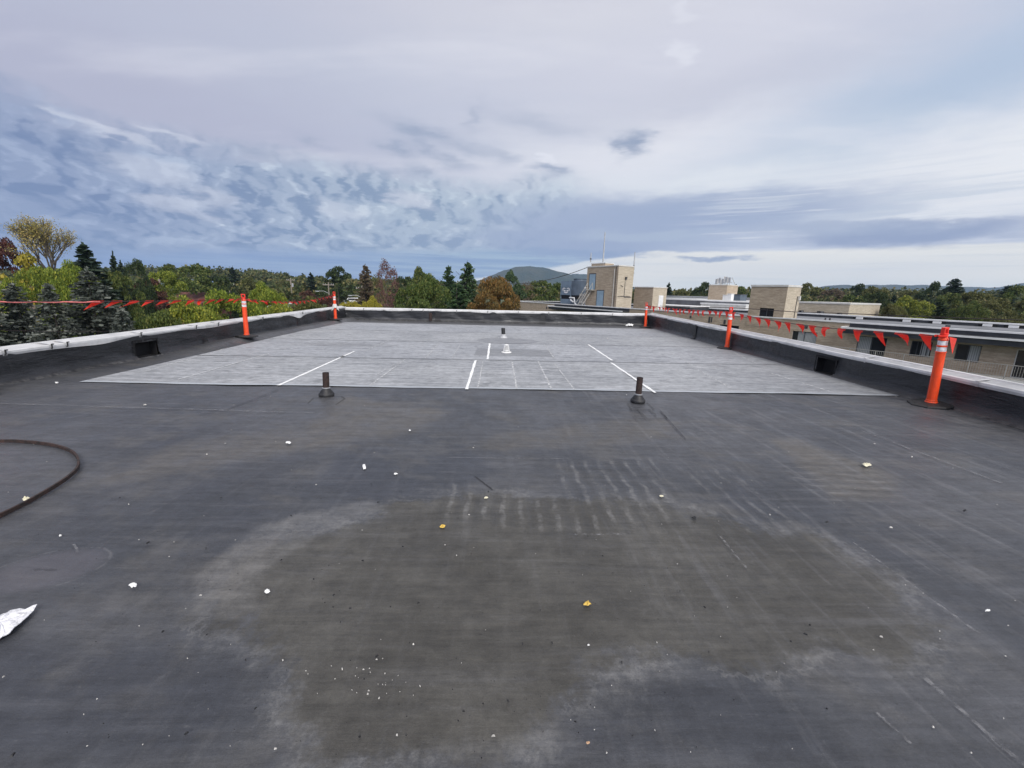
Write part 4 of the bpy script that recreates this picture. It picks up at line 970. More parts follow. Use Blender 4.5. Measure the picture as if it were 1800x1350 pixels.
def window(s0, s1, z0, z1, blind=(0, 0), t_=0.0, name='window', label=None, fm=DARK, parent=BW, mull=(.5,)):
    b = MB(); b.use(fm); q = t_+.10; e = .05
    b.box(s0, s1, q, q+.06, z1-e, z1); b.box(s0, s1, q, q+.06, z0, z0+e); b.box(s0, s0+e, q, q+.06, z0+e, z1-e); b.box(s1-e, s1, q, q+.06, z0+e, z1-e)
    for m_ in mull: xm = s0+(s1-s0)*m_; b.box(xm-.03, xm+.03, q-.01, q+.05, z0+e, z1-e)
    w_ = b.build(name, fm, parent)
    if label: w_['label'] = label
    g = MB(); g.use(GLASS).face([(s0+e, q+.04, z0+e), (s1-e, q+.04, z0+e), (s1-e, q+.04, z1-e), (s0+e, q+.04, z1-e)]); g.build('pane', GLASS, w_)
    if blind[1] > blind[0]:
        a_, c_ = s0+(s1-s0)*blind[0]+e, s0+(s1-s0)*blind[1]-e
        g = MB(); g.use(BLIND).box(a_, c_, q+.02, q+.03, z0+e, z1-e); g.build('curtain', BLIND, w_)
    return w_
opsW = []
def addw(x0, x1, z0, z1, blind, label=None, name='window', fm=DARK, mull=(.5,), y=600):
    s0, s1 = BP(x0, y)[0], BP(x1, y)[0]; opsW.append((s0, s1, z0, z1)); opsL.append((s0, s1, z0, z1, blind, label, name, fm, mull))
opsL = []
addw(1264, 1299, -2.95, -1.72, (0, 0), 'dark window behind the middle right post', y=574)
addw(1393, 1437, -2.95, -1.72, (.2, 1), 'wide window with grey and white curtains', y=585)
addw(1507, 1559, -3.75, -1.68, (0, .5), 'sliding balcony door, its left half pale with blinds', 'sliding_door')
addw(1602, 1640, -2.95, -1.70, (.45, .95), 'window with dark and grey curtain panels', y=603, mull=(.3, .55, .78))
addw(1682, 1727, -2.95, -1.66, (.5, 1), 'dark window with a pale curtain on its right half', y=608)
addw(1788, 1870, -3.75, -1.68, (0, 0), 'balcony door with a white frame', 'sliding_door', OFFW, y=616)
for k in range(5):
    s0 = 39.5+k*4.4; opsW.append((s0, s0+1.5, -2.95, -1.7)); opsL.append((s0, s0+1.5, -2.95, -1.7, (.5, 1), None, 'window', DARK, (.5,)))
for k in range(14):    # storey below
    s0 = -12+k*4.6; opsW.append((s0, s0+1.6, -5.9, -4.65)); opsL.append((s0, s0+1.6, -5.9, -4.65, (.5, 1), None, 'window', DARK, (.5,)))
wall_open('front_wall', S0, S1, -12.1, ZC-.10, opsW)
for a_ in opsL: window(a_[0], a_[1], a_[2], a_[3], a_[4], 0.0, a_[6], a_[5], a_[7], BW, a_[8])
bx('side_wall', [(S0, S0+.25, .26, 21, -12.1, ZC-.10), (S0, S1, 20.75, 21.0, -12.1, ZC-.10), (S1-.25, S1, .26, 20.7, -12.1, ZC-.1)], BRICK)
bx('roof', (S0+.25, S1-.3, .25, 20.7, -1.1, -.95), ROOFG)
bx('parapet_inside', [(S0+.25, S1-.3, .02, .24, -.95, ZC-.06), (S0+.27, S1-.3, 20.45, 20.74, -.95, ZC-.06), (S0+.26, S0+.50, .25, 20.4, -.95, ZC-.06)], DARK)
bx('roof_edge', [(S0-.06, S1, -.07, .32, ZC-.10, ZC+.02), (S0-.06, S1, 20.4, 21.06, ZC-.12, ZC+.04), (S0-.065, S0+.35, .33, 20.38, ZC-.10, ZC+.015)], WHITE)
# canopies over the balconies
def canopy(s0, s1):
    bx('balcony_canopy', [(s0, s1, -1.45, -.02, ZC-.56, ZC-.44), (s0, s1, -1.36, -1.2, ZC-.95, ZC-.565)], DARK)  # second box: dark board added as the shade below the canopy edge
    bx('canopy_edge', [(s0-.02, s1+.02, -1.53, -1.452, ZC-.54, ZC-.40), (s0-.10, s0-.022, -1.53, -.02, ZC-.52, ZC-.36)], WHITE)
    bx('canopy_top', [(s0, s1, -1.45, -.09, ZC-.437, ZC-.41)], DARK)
    bx('recess_shade', [(s0, s1, -.03, -.003, ZC-.40, ZC-.105)], DARK)  # dark strip on the wall face, painted as the shade of a recess
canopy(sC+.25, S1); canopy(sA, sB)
bx('balcony_floor', [(sC-.6, S1, -1.42, -.01, -3.98, -3.76)], OFFW)
bx('canopy_lamp', [(BP(1700, 596, -.5)[0], BP(1700, 596, -.5)[0]+.2, -.6, -.4, ZC-.75, ZC-.57)], CAPG)
rl = MB(); rl.use(OFFW); s0, s1 = sC-.8, 52.0; zt_ = -2.72
rl.box(s0, s1, -1.42, -1.36, zt_-.04, zt_); rl.box(s0, s1, -1.41, -1.37, -3.62, -3.58)
s_ = s0; k = 0
while s_ < s1:
    w_ = .03 if k % 14 == 0 else .008
    rl.box(s_-w_, s_+w_, -1.39-w_, -1.39+w_, -3.75 if k % 14 == 0 else -3.58, zt_-.04); s_ += .135; k += 1
rl.build('balcony_railing', simple('rail_paint', (.34, .33, .30), .6), BW)
rl = MB(); rl.use(OFFW)
for k in range(int((sB-sA)/.5)): rl.box(sA+k*.5, sA+k*.5+.03, -1.4, -1.37, -3.6, -2.75)
rl.box(sA, sB, -1.41, -1.36, -2.75, -2.70); rl.build('balcony_railing', OFFW, BW)
# vents and scupper in the brick left section
for x_, y_, w2, h2 in ((912, 544, .9, .22), (961, 541, .35, .4), (1214, 557, .25, .3), (1247, 562, .22, .7), (1251, 562, .16, .6), (1274, 566, .25, .5), (1417, 575, .3, .3)):
    s_, z_ = BP(x_, y_); bx('wall_vent', (s_-w2/2, s_+w2/2, -.03, -.002, z_-h2/2, z_+h2/2), DMETAL)
# white/dark blocks on the rear roof edge
for x_ in (1512, 1596, 1650, 1740, 1787): 
    s_ = BP(x_, 559, 20.4)[0]; bx('roof_scupper', (s_-.7, s_+.7, 20.28, 20.44, -.93, ZC-.13), VOID); bx('roof_scupper', (s_-.35, s_+.35, 20.10, 20.27, -.92, ZC-.16), WHITE)
for x_ in (1451, 1459, 1672, 1667):
    s_ = BP(x_, 560, 10)[0]; b = MB(); b.use(DMETAL).tube([(s_, 10, -.95), (s_, 10, -.62)], .09, 8); b.build('roof_vent', DMETAL, BW)
# stair penthouse on the front
a0, a1 = BP(1322, 500)[0], BP(1386, 501)[0]; zt2 = 2.83; td = 2.75
wz0, wz1 = BP(1347, 562)[1], BP(1347, 541.5)[1]; ws0, ws1 = BP(1334.5, 550)[0], BP(1360, 550)[0]
pent = wall_open('stair_tower', a0, a1, -1.55, zt2-.2, [(ws0, ws1, wz0, wz1)], -.03); pent['label'] = 'square brick stair tower flush with the front wall'
b = MB(); b.use(BRICKL); b.box(a1-.2, a1+.001, -.028, td, -1.55, zt2-.2, 'fld'); b.use(BRICK); b.box(a0, a0+.2, -.028, td, -1.55, zt2-.2, 'frd'); b.box(a0, a1, td-.2, td, -1.55, zt2-.2, 'fd'); b.build('side_wall', None, pent)  # right face in paler brick: the sunlit side is put into the colour
bx('tower_roof_edge', (a0-.06, a1+.06, -.09, td+.06, zt2-.2, zt2), OFFW, pent)
window(ws0, ws1, wz0, wz1, (0, 0), -.03, 'window', 'dark two-pane window of the stair tower', DARK, pent)
s_, z_ = BP(1409, 520, td)
bx('wall_lamp', (a1+.02, a1+.2, td-.4, td-.2, 1.3, 1.75), OFFW, pent)
b = MB(); b.use(DMETAL).tube([(a1+.04, td-.6, -.9), (a1+.04, td-.6, 1.7)], .03, 6); b.build('conduit', DMETAL, pent)
# elevator tower
tt = 2.2; e0, e1 = BP(1033, 467, tt)[0], BP(1088, 466, tt)[0]; ez = BP(1088, 466, tt)[1]; ed = 3.4
b = MB(); b.use(BRICK); b.box(e0, e1, tt, tt+ed, -.95, ez-.14, 'r'); b.use(BRICKL); b.box(e1-.3, e1, tt, tt+ed, -.95, ez-.14, 'fbltd')  # paler brick paints sunlight on the tower's right face
et = b.build('elevator_tower', None, BW); et['label'] = 'tall tan brick elevator tower with two blue doors'
bx('tower_roof_edge', (e0-.07, e1+.07, tt-.07, tt+ed+.07, ez-.14, ez+.03), OFFW, et)
def onT(x_, y_): return BP(x_, y_, tt)
dA = (onT(1037, 481)[0], onT(1047.5, 481)[0], onT(1040, 509)[1], onT(1040, 482)[1]); dB = (onT(1049, 525)[0], onT(1060.5, 525)[0], -.92, onT(1054, 511)[1])
for q, nm in ((dA, 'upper light blue door above the ladder'), (dB, 'lower light blue door at roof level')):
    b = MB(); b.use(DMETAL); b.box(q[0]-.1, q[1]+.1, tt-.04, tt-.002, q[3], q[3]+.14); b.box(q[0]-.1, q[0], tt-.04, tt-.002, q[2], q[3]); b.box(q[1], q[1]+.1, tt-.04, tt-.002, q[2], q[3])
    fr = b.build('door', DMETAL, et); fr['label'] = nm
    bx('door_leaf', (q[0], q[1], tt-.03, tt-.003, q[2], q[3]), DOORB, fr)
b = MB(); b.use(METAL)
lx0, lx1 = onT(1025, 536)[0], onT(1033, 536)[0]; ltop = dA[2]+.1; lt0 = tt-2.4
def stringer(xo, xt):
    b.tube([(xo, lt0+.8, -.93), (xt, tt-.35, ltop)], .06, 6)
    b.tube([(xo, lt0+.8, -.1), (xt, tt-.35, ltop+1.0)], .045, 6); b.tube([(xt, tt-.35, ltop), (xt, tt-.35, ltop+1.0)], .04, 6)
for xo in (lx0+.05, lx1+.1): stringer(xo, xo+1.2)
for k in range(9):
    f = (k+.5)/9; b.box(lx0+.05+1.2*f, lx1+.1+1.2*f, lt0+.8+(1.25)*f-.1, lt0+.8+1.25*f+.1, -.93+(ltop+.93)*f-.02, -.93+(ltop+.93)*f+.02)
b.box(dA[0]-.2, dA[1]+.2, tt-.9, tt-.05, dA[2]-.14, dA[2]-.06); b.build('roof_ladder', simple('pale_metal', (.45, .43, .38), .5), et)
b = MB(); b.use(OFFW); cx = onT(1079, 500)[0]
b.tube([(cx, tt-.05, -.9), (cx, tt-.05, ez-.5)], .05, 6); b.use(DMETAL); b.tube([(cx+.35, tt-.05, -.9), (cx+.35, tt-.05, ez-.2)], .05, 6); b.build('conduit', None, et)
b = MB(); b.use(DMETAL)
for pts in ([(e1+.05, tt+1.6, 1.0), (e1+.05, tt+1.6, 3.4)], [(e1+.05, tt+1.6, 1.0), (e1+.05, tt+3.2, 1.0)], [(e1+.05, tt+.7, 2.8), (e1+.05, tt+1.2, 2.6)], [(e1+.05, tt+.2, 1.1), (e1+.05, tt+3.0, 1.1)]): b.tube(pts, .04, 6)
b.box(e1+.01, e1+.25, tt+1.5, tt+1.8, 3.7, 4.1); b.build('conduit', DMETAL, et)
hx0, hx1 = onT(1036, 462)[0], onT(1060, 462)[0]
b = MB(); b.use(BRICK).box(hx0, hx1, tt+.5, tt+2.4, ez+.03, ez+.42); b.use(OFFW).box(hx0-.06, hx1+.06, tt+.45, tt+2.45, ez+.42, ez+.55); b.build('roof_hatch', None, et)
def mast(label, px, ytop, ybot, t_, r=.045, extra=()):
    s_, zb = BP(px[1], ybot, t_); s2, zt3 = BP(px[0], ytop, t_)
    wx = OB[0]+DB[0]*s_+NB[0]*t_; wy = OB[1]+DB[1]*s_+NB[1]*t_
    root = empty('antenna_mast', (wx, wy, zb)); tag(root, label, 'antenna')
    b = MB(); b.use(DMETAL).tube([(0, 0, 0), (0, 0, (zt3-zb)*.5), (0, 0, zt3-zb)], [r*1.9, r*1.6, r*1.2], 7); b.build('pole', METAL, root)
    for fr_, rr in extra:
        b = MB(); b.use(DMETAL).lathe([(r, (zt3-zb)*fr_-.12), (rr, (zt3-zb)*fr_-.08), (rr, (zt3-zb)*fr_+.08), (r, (zt3-zb)*fr_+.12)], 8); b.build('bracket', DMETAL, root)
    return root
mast('tallest thin antenna mast on top of the elevator tower', (1064, 1060), 408, 461, tt+1.0, .07)
mast('short lightning rod at the left end of the elevator tower roof', (1039, 1038), 444, 461, tt+1.0, .06, ((.35, .16), (.2, .10)))
mast('antenna rod fixed to the right edge of the elevator tower', (1117, 1113), 443, 482, tt+ed+.1, .06, ((.05, .14), (.22, .14), (.38, .12)))
# guy cable
wA = Vector((OB[0]+DB[0]*e0+NB[0]*tt, OB[1]+DB[1]*e0+NB[1]*tt, ez-.1)); wB = Vector(AT(880, 498, 95))
b = MB(); b.use(DMETAL).tube([wA.lerp(wB, k/24)+Vector((0, 0, -1.0*4*(k/24)*(1-k/24))) for k in range(25)], .055, 5)
tag(b.build('cable', DMETAL), 'thick cable running down left from the elevator tower towards the trees', 'cable')
# cooling tower
ct = 7.0; c0, c1 = BP(985, 530, ct)[0], BP(1003, 530, ct)[0]; cz0, cz1 = BP(985, 530, ct)[1], BP(985, 494, ct)[1]
def W3(s_, t_, z_): return (OB[0]+DB[0]*s_+NB[0]*t_, OB[1]+DB[1]*s_+NB[1]*t_, z_)
cs = (c0+BP(1024, 530, ct)[0])/2
CT = empty('cooling_tower', W3(c0, ct, 0), math.atan2(DB[1], DB[0])); tag(CT, 'blue-grey metal cooling tower with a white winged emblem beside the elevator tower', 'cooling tower')
Wd = c1-c0; Dp = 4.2; c2 = BP(1024, 530, ct)[0]-c0
b = MB(); h1 = cz0+(cz1-cz0)*.70; h2 = cz0+(cz1-cz0)*.33; n_ = 9
poly = [(0, Dp), (0, 0), (Wd, 0)] + [(Wd+(c2-Wd)*math.sin(q/n_*1.35), (Dp*.8)*(1-math.cos(q/n_*1.45))) for q in range(1, n_+1)] + [(c2*.97, Dp)]
def prism(b, poly, z0, z1, mA=None, mB=None):
    for i in range(len(poly)):
        j = (i+1) % len(poly)
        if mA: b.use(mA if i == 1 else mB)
        b.face([(*poly[i], z0), (*poly[j], z0), (*poly[j], z1), (*poly[i], z1)])
    b.face([(*p, z1) for p in poly]); b.face([(*p, z0) for p in poly[::-1]])
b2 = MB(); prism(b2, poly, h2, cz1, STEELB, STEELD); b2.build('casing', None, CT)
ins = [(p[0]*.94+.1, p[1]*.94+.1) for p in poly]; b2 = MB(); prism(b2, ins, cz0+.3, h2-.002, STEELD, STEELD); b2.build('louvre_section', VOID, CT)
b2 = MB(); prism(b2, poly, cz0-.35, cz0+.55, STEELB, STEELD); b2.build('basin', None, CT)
b2 = MB(); b2.use(STEELB); b2.box(-.03, .12, -.03, .12, cz0+.55, h2); b2.box(Wd-.3, Wd+.05, -.03, .1, cz0+.55, h2); b2.box(-.04, Wd+.03, -.05, -.003, h1-.03, h1+.05); b2.box(-.04, Wd+.03, -.05, -.003, h2, h2+.1); b2.box(-.05, .03, -.055, -.004, h2, cz1); b2.build('panel_ribs', STEELB, CT)
b2 = MB(); b2.use(STEELB).lathe([(1.3, cz1+.004), (1.25, cz1+.30), (1.35, cz1+.42)], 20, (c2*.52, 1.9), cap=False); b2.use(STEELD).lathe([(1.2, cz1+.15), (.01, cz1+.15)], 20, (c2*.52, 1.9)); b2.build('fan_stack', STEELD, CT)
b2 = MB(); b2.use(WHITE); ecx, ecz = Wd*.52, cz0+(cz1-cz0)*.54; sw = Wd*.36
for sg in (-1, 1):
    for (u0, v0, u1, v1, u2, v2, u3, v3) in ((.03, .30, .55, .52, .98, .34, .42, .30), (.70, .30, .98, .34, .92, -.10, .74, .02), (.0, -.02, .34, .12, .80, .02, .30, -.12), (.0, -.20, .60, -.12, .46, -.36, .0, -.46)):
        q = [(ecx+sg*u*sw, -.035, ecz+v*sw) for u, v in ((u0, v0), (u1, v1), (u2, v2), (u3, v3))]; b2.face(q if sg > 0 else q[::-1])
em = b2.build('emblem', WHITE, CT); em['label'] = 'white winged emblem'
b2 = MB(); b2.use(WHITE); b2.tube([(Wd+.2, -.5, .5), (Wd+1.6, -.5, .5), (Wd+1.9, -.5, -.5), (Wd+2.6, -.5, -.9)], .14, 7); b2.tube([(Wd+.8, -.7, .1), (Wd+1.7, -.7, -.3)], .14, 7); b2.tube([(c2-.2, .5, 2.4), (c2+1.3, .5, 2.35)], .12, 7); b2.build('water_pipe', WHITE, CT)
b2 = MB(); b2.use(DMETAL)
for k in range(5): b2.box(.3+k*.9, .5+k*.9, .2, .5, -.95, cz0-.35)
b2.box(-.1, c2, .1, .3, cz0-.55, cz0-.36); b2.build('support_frame', DMETAL, CT)
us, uz = BP(1018, 530, 5.0); us1 = BP(1031, 530, 5.0)[0]
U_ = empty('air_handler', W3(us, 5.0, -.95), math.atan2(DB[1], DB[0])); tag(U_, 'beige box-shaped air handler between cooling tower and ladder', 'air conditioner')
b2 = MB(); b2.use(OFFW).box(0, us1-us, 0, 1.4, .5, BP(1018, 516, 5)[1]+.95); b2.build('cabinet', simple('beige_metal', (.45, .42, .36)), U_, bevel=.03)
b2 = MB(); b2.use(DMETAL); [b2.box(.1+k*.8, .2+k*.8, .1, .3, 0, .5) for k in range(2)]; b2.build('leg_frame', DMETAL, U_)
b2 = MB(); b2.use(DMETAL); [b2.box(.15, us1-us-.15, -.02, -.003, 1.0+k*.18, 1.06+k*.18) for k in range(5)]; b2.build('grille', DMETAL, U_)

# black service cable across the right
pts = [Vector(AT(x_, y_, Y_)) for x_, y_, Y_ in ((1160, 538, 52), (1300, 541.5, 40), (1400, 548.5, 33), (1500, 551.5, 30), (1620, 556.5, 26), (1800, 563, 22), (1950, 570, 20))]
b = MB(); b.use(ROPE).tube(pts, .028, 5); tag(b.build('cable', ROPE), 'thin black service cable strung over the roofs at the right', 'cable')

# ------------------------------------------------------------------ wings further back
def wing(label, px0, px1, ytop, D0, depth, z_cap, m=BRICK, rot=None, cap=WHITE, wins=0, name='brick_building', capw=.18):
    A_ = AT(px0, ytop, D0); d = Vector((DB[0], DB[1], 0))
    x0, y0 = G(px0, ytop, z_cap) if z_cap < 1.2 else (A_[0], A_[1])
    return x0, y0
def farbox(name, label, s0, s1, t0, t1, z0, z1, m=BRICK, mr=BRICKL, cap=WHITE, caph=.18, wins=(), cat='building', group=None):  # mr: right face; the default brick paints it as sunlit
    root = empty(name, W3(s0, t0, z0), math.atan2(DB[1], DB[0])); tag(root, label, cat, group); L = s1-s0; D = t1-t0; h = z1-z0
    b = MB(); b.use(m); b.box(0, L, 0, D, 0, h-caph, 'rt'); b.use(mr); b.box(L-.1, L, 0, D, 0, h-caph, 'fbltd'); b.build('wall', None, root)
    b = MB(); b.use(cap).box(-.08, L+.08, -.08, D+.08, h-caph, h); b.build('roof', cap, root)
    for (u0, u1, v0, v1) in wins: window(u0, u1, v0, v1, (.5, 1), -.16, 'window', None, DARK, root)
    return root
def fb(px0, px1, ytop, t_, depth, **k):
    s0 = BP(px0, ytop, t_)[0]; s1 = BP(px1, ytop, t_)[0]; z1 = BP((px0+px1)/2, ytop, t_)[1]
    return s0, s1, t_, t_+depth, z1
s0, s1, t0, t1, z1 = fb(1116, 1149, 504, 10, 3.4)
o = farbox('roof_house', 'low tan brick stair house with a white door right of the elevator tower', s0, s1, t0, t1, -.95, z1, caph=.15, cap=OFFW)
bx('door', (s1-s0+.005, s1-s0+.05, 1.5, 2.6, .05, 2.35), WHITE, o)
s0, s1, t0, t1, z1 = fb(1247, 1279, 500, 30, 3.5)
AH = farbox('roof_house', 'small brown brick roof house carrying a cluster of phone antennas', s0, s1, t0, t1, -2.0, z1, mr=BRICK, cap=OFFW, caph=.15)
anm = empty('antenna_cluster', W3(s0, t0, z1), math.atan2(DB[1], DB[0])); tag(anm, 'cluster of white and grey panel antennas on top of the brown roof house', 'antenna')
rnd = random.Random(3); Lh = s1-s0; hh = BP(1265, 486, 30)[1]-z1
for k in range(9):
    u = Lh*(.32+.8*k/9); hz = hh*rnd.uniform(.6, 1.0)
    b = MB(); b.use(METAL).tube([(u, .5+rnd.random()*2, 0), (u, 1, hz)], .05, 6); b.build('pole', METAL, anm)
    b = MB(); b.use(OFFW if k % 2 else METAL).box(u-.22, u+.10, .3, .5, hz-.2-hh*.5, hz); b.build('panel_antenna', None, anm)
b = MB(); b.use(METAL).tube([(Lh*.3, .6, .35), (Lh*1.12, .6, .35)], .05, 6); b.build('cross_bar', METAL, anm)
for i, (xa, xb, yt) in enumerate(((1271, 1279, 518), (1279, 1286, 516))):
    s0, s1, t0, t1, z1 = fb(xa, xb, yt, 24, .8)
    q = farbox('equipment_cabinet', ('white equipment cabinet in front of the antenna roof house, left of two', 'white equipment cabinet beside the antenna roof house, right of two')[i], s0, s1, t0, t1, -1.0, z1, WHITE, WHITE, OFFW, .08, cat='cabinet', group='white equipment cabinets')
s0, s1, t0, t1, z1 = fb(1288, 1302, 517, 26, 2.0)
farbox('condenser', 'dark grey condenser unit right of the white cabinets', s0, s1, t0, t1, -1.2, z1, STEELD, STEELD, DMETAL, .1, cat='air conditioner')
# stepped roofs between tower and stair tower
for (xa, xb, yt, t_, dp, m_, mr_, cp_, lab) in (
    (1161, 1322, 527.0, 23, 14, ROOFG, ROOFG, WHITE, 'grey flat roofed wing behind the brick building, its long white edge nearest'),
    (1156, 1324, 521.5, 44, 16, OFFW, OFFW, CAPG, 'beige flat roofed wing behind the grey roofed wing'),
    (1232, 1312, 533.5, 21.5, 1.2, OFFW, WHITE, WHITE, 'low cream wall box on the wing in front of the antenna roof house')):
    s0, s1, t0, t1, z1 = fb(xa, xb, yt, t_, dp); s0 = min(s0, s1-4)
    farbox('flat_roof_wing', lab, s0, s1, t0, t1, -12 if t_ > 22 else -.9, z1, m_, mr_, cp_, .22, cat='building')
for (xa, xb, yt, t_) in ((1165, 1225, 524, 38), (1130, 1214, 536, 14)):
    s0, s1, t0, t1, z1 = fb(xa, xb, yt, t_, 5)
    farbox('roof_platform', 'low white edged platform on the roofs, '+('far one' if t_ > 20 else 'near one right of the far right post'), s0, s1, t0, t1, z1-.6, z1, DARK, DARK, WHITE, .2, cat='roof platform')
s0, s1, t0, t1, z1 = fb(1398, 1495, 531, 34, 12)
k = (s1-s0); wz = z1+12
xw = lambda x_: BP(x_, 545, 34)[0]-s0
farbox('brick_building', 'low beige brick building with three small windows behind the stair tower', s0, s1, t0, t1, -12, z1, BRICKL, BRICKL, OFFW, .25, wins=[(xw(1405), xw(1413), wz-3.0, wz-1.5), (xw(1437), xw(1449), wz-3.0, wz-1.5), (xw(1473), xw(1481), wz-3.1, wz-1.6)])

# ------------------------------------------------------------------ houses at the left
def gable_house(name, label, px0, px1, yeave, yridge, D, depth, wallm, roofm, rz=0.0, wins=(), ridge_x=True, h=6.5, cat='house', chimney=False):
    A_ = AT(px0, yeave, D); B_ = AT(px1, yeave, D); ze = A_[2]; zr = AT((px0+px1)/2, yridge, D)[2]; L = B_[0]-A_[0]
    root = empty(name, (A_[0], D, 0), rz); tag(root, label, cat)
    zb = min(ze-h, -11.9); b = MB(); b.use(wallm).box(0, L, 0, depth, zb, ze, 't')
    if not ridge_x:
        b.face([(0, 0, ze), (L, 0, ze), (L/2, 0, zr)]); b.face([(L, depth, ze), (0, depth, ze), (L/2, depth, zr)])
    else:
        b.face([(L, 0, ze), (L, depth, ze), (L, depth/2, zr)]); b.face([(0, depth, ze), (0, 0, ze), (0, depth/2, zr)])
    b.build('wall', wallm, root)
    r_ = MB(); r_.use(roofm); e = .4; th = .15
    if ridge_x: P1 = [[(-e, -e, ze-.1), (L+e, -e, ze-.1), (L+e, depth/2, zr+.1), (-e, depth/2, zr+.1)], [(L+e, depth+e, ze-.1), (-e, depth+e, ze-.1), (-e, depth/2, zr+.1), (L+e, depth/2, zr+.1)]]
    else: P1 = [[(-e, -e, ze-.1), (L/2, -e, zr+.1), (L/2, depth+e, zr+.1), (-e, depth+e, ze-.1)], [(L/2, -e, zr+.1), (L+e, -e, ze-.1), (L+e, depth+e, ze-.1), (L/2, depth+e, zr+.1)]]
    for p in P1: r_.face(p)
    rf = r_.build('roof', roofm, root); md = rf.modifiers.new('s', 'SOLIDIFY'); md.thickness = th
    if chimney: bx('chimney', (L*.3, L*.3+.8, depth/2-.4, depth/2+.4, ze, zr+1.0), BRICK, rf)
    for (u, v) in wins: window(L*u-.5, L*u+.5, ze-v-1.3, ze-v, (0, 0), -.16, 'window', None, DARK, root)
    return root
gable_house('house', 'white two storey house with dark roof beyond the left parapet', 489, 512, 519, 513, 178, 8, SIDING, SHING, wins=[(.3, .9), (.8, .9), (.3, 3.6)])
gable_house('house', 'grey gable roofed house adjoining the white two storey house', 455, 488.5, 520.5, 513, 177, 9, SIDING, SHINGP, ridge_x=False, wins=[(.35, 1.2), (.7, 1.2)])
gable_house('house', 'house with a pinkish grey roof behind the far left post', 586, 602, 527, 516, 150, 9, PINKW, SHINGP)
gable_house('house', 'lower house with a grey roof right of the pinkish roofed one', 603, 622, 528, 519.5, 156, 9, OFFW, SHINGP)
gable_house('shop_building', 'low building with a dark red roof among the trees left of the left post', 285, 347, 535, 515, 95, 12, SHINGR, SHINGR, cat='building')
gable_house('house', 'pale stucco house half hidden behind the spruces at the left edge', -40, 9, 502, 492, 46, 8, PINKW, SHINGP, wins=[(.7, 1)])
gable_house('house', 'tiny white house wall showing between the trees at the far right', 1741, 1758, 553, 549, 170, 8, SIDING, SHING)
# a white van
c = AT(618, 529, 120)
vz = float(terr(c[0], 120))
van = empty('parked_van', (c[0], 120, c[2]-1.0), .3); tag(van, 'white van parked in front of the grey roofed house', 'van')
b = MB(); b.use(SIDING); prof = [(-1.9, .35), (-1.95, 1.1), (-1.3, 1.25), (-.9, 1.85), (1.8, 1.9), (1.95, 1.2), (1.95, .35)]
for i in range(len(prof)): j = (i+1) % len(prof); b.face([(prof[i][0], -.85, prof[i][1]), (prof[i][0], .85, prof[i][1]), (prof[j][0], .85, prof[j][1]), (prof[j][0], -.85, prof[j][1])])
b.face([(p[0], -.85, p[1]) for p in prof]); b.face([(p[0], .85, p[1]) for p in prof[::-1]]); b.build('body', SIDING, van)
b = MB(); b.use(GLASS).box(-.8, 1.5, -.87, -.853, 1.25, 1.7); b.build('window', GLASS, van)
for sx_ in (-1.2, 1.25):
    for sy_ in (-.8, .65): b = MB(); b.use(BLACK).tube([(sx_, sy_, .35), (sx_, sy_+.2, .35)], .34, 14); b.build('wheel', BLACK, van)
terrpad = MB(); terrpad.use(GROUND).box(c[0]-14, c[0]+14, 113, 140, -12.5, c[2]-1.0); tag(terrpad.build('terrace', GROUND), kind='structure')
# utility poles
def upole(label, px, ytop, D, arm=True, lamp=False, r=.16, arms=1, seed=0, transf=False):
    x, y, z = AT(px, ytop, D); zb = float(terr(x, y)); root = empty('utility_pole', (x, y, zb), .25); tag(root, label, 'utility pole', 'utility poles along the street beyond the left parapet'); h = z-zb
    b = MB(); b.use(WOODP).tube([(0, 0, 0), (0, 0, h)], [r*1.2, r*.8], 8); b.build('pole', WOODP, root)
    if arm:
        for k in range(arms): b = MB(); b.use(WOODP).box(-1.3, 1.3, -.18, -.06, h-.75-k*1.0, h-.55-k*1.0); b.build('crossarm', WOODP, root)
        b = MB(); b.use(DMETAL)
        for u in (-1.2, -.7, .7, 1.2): b.lathe([(.07, h-.55), (.09, h-.42), (.04, h-.34)], 8, (u, -.12))
        b.build('insulator', METAL, root)
    if transf: b = MB(); b.use(METAL).lathe([(.32, h-2.9), (.34, h-1.8), (.2, h-1.7)], 12, (.5, 0)); b.build('transformer', METAL, root)
    if lamp:
        b = MB(); b.use(METAL).tube([(0, 0, h-2.8), (-1.2, 0, h-2.2), (-2.4, 0, h-2.25)], .06, 6); b.build('lamp_arm', METAL, root)
        b = MB(); b.use(METAL).box(-3.1, -2.3, -.16, .16, h-2.38, h-2.2); b.build('lamp_head', METAL, root)
    return root
upole('pale bare utility pole between the yellow-green and dark red trees at the left', 279, 488, 85, False, r=.2)
upole('short utility pole behind the grey gable roofed house', 466, 498.5, 185, False, r=.28)
upole('tall utility pole with transformer at the right end of the white house', 510.5, 489, 150, True, transf=True, r=.24)
upole('utility pole with street lamp left of the far left orange post', 577, 496, 110, True, lamp=True, r=.14)
upole('utility pole with crossarm and street lamp right of the far left orange post', 636, 502, 100, True, lamp=True, r=.16)
upole('low utility pole with crossarm in the trees left of the white house', 402, 496, 120, True, r=.12)
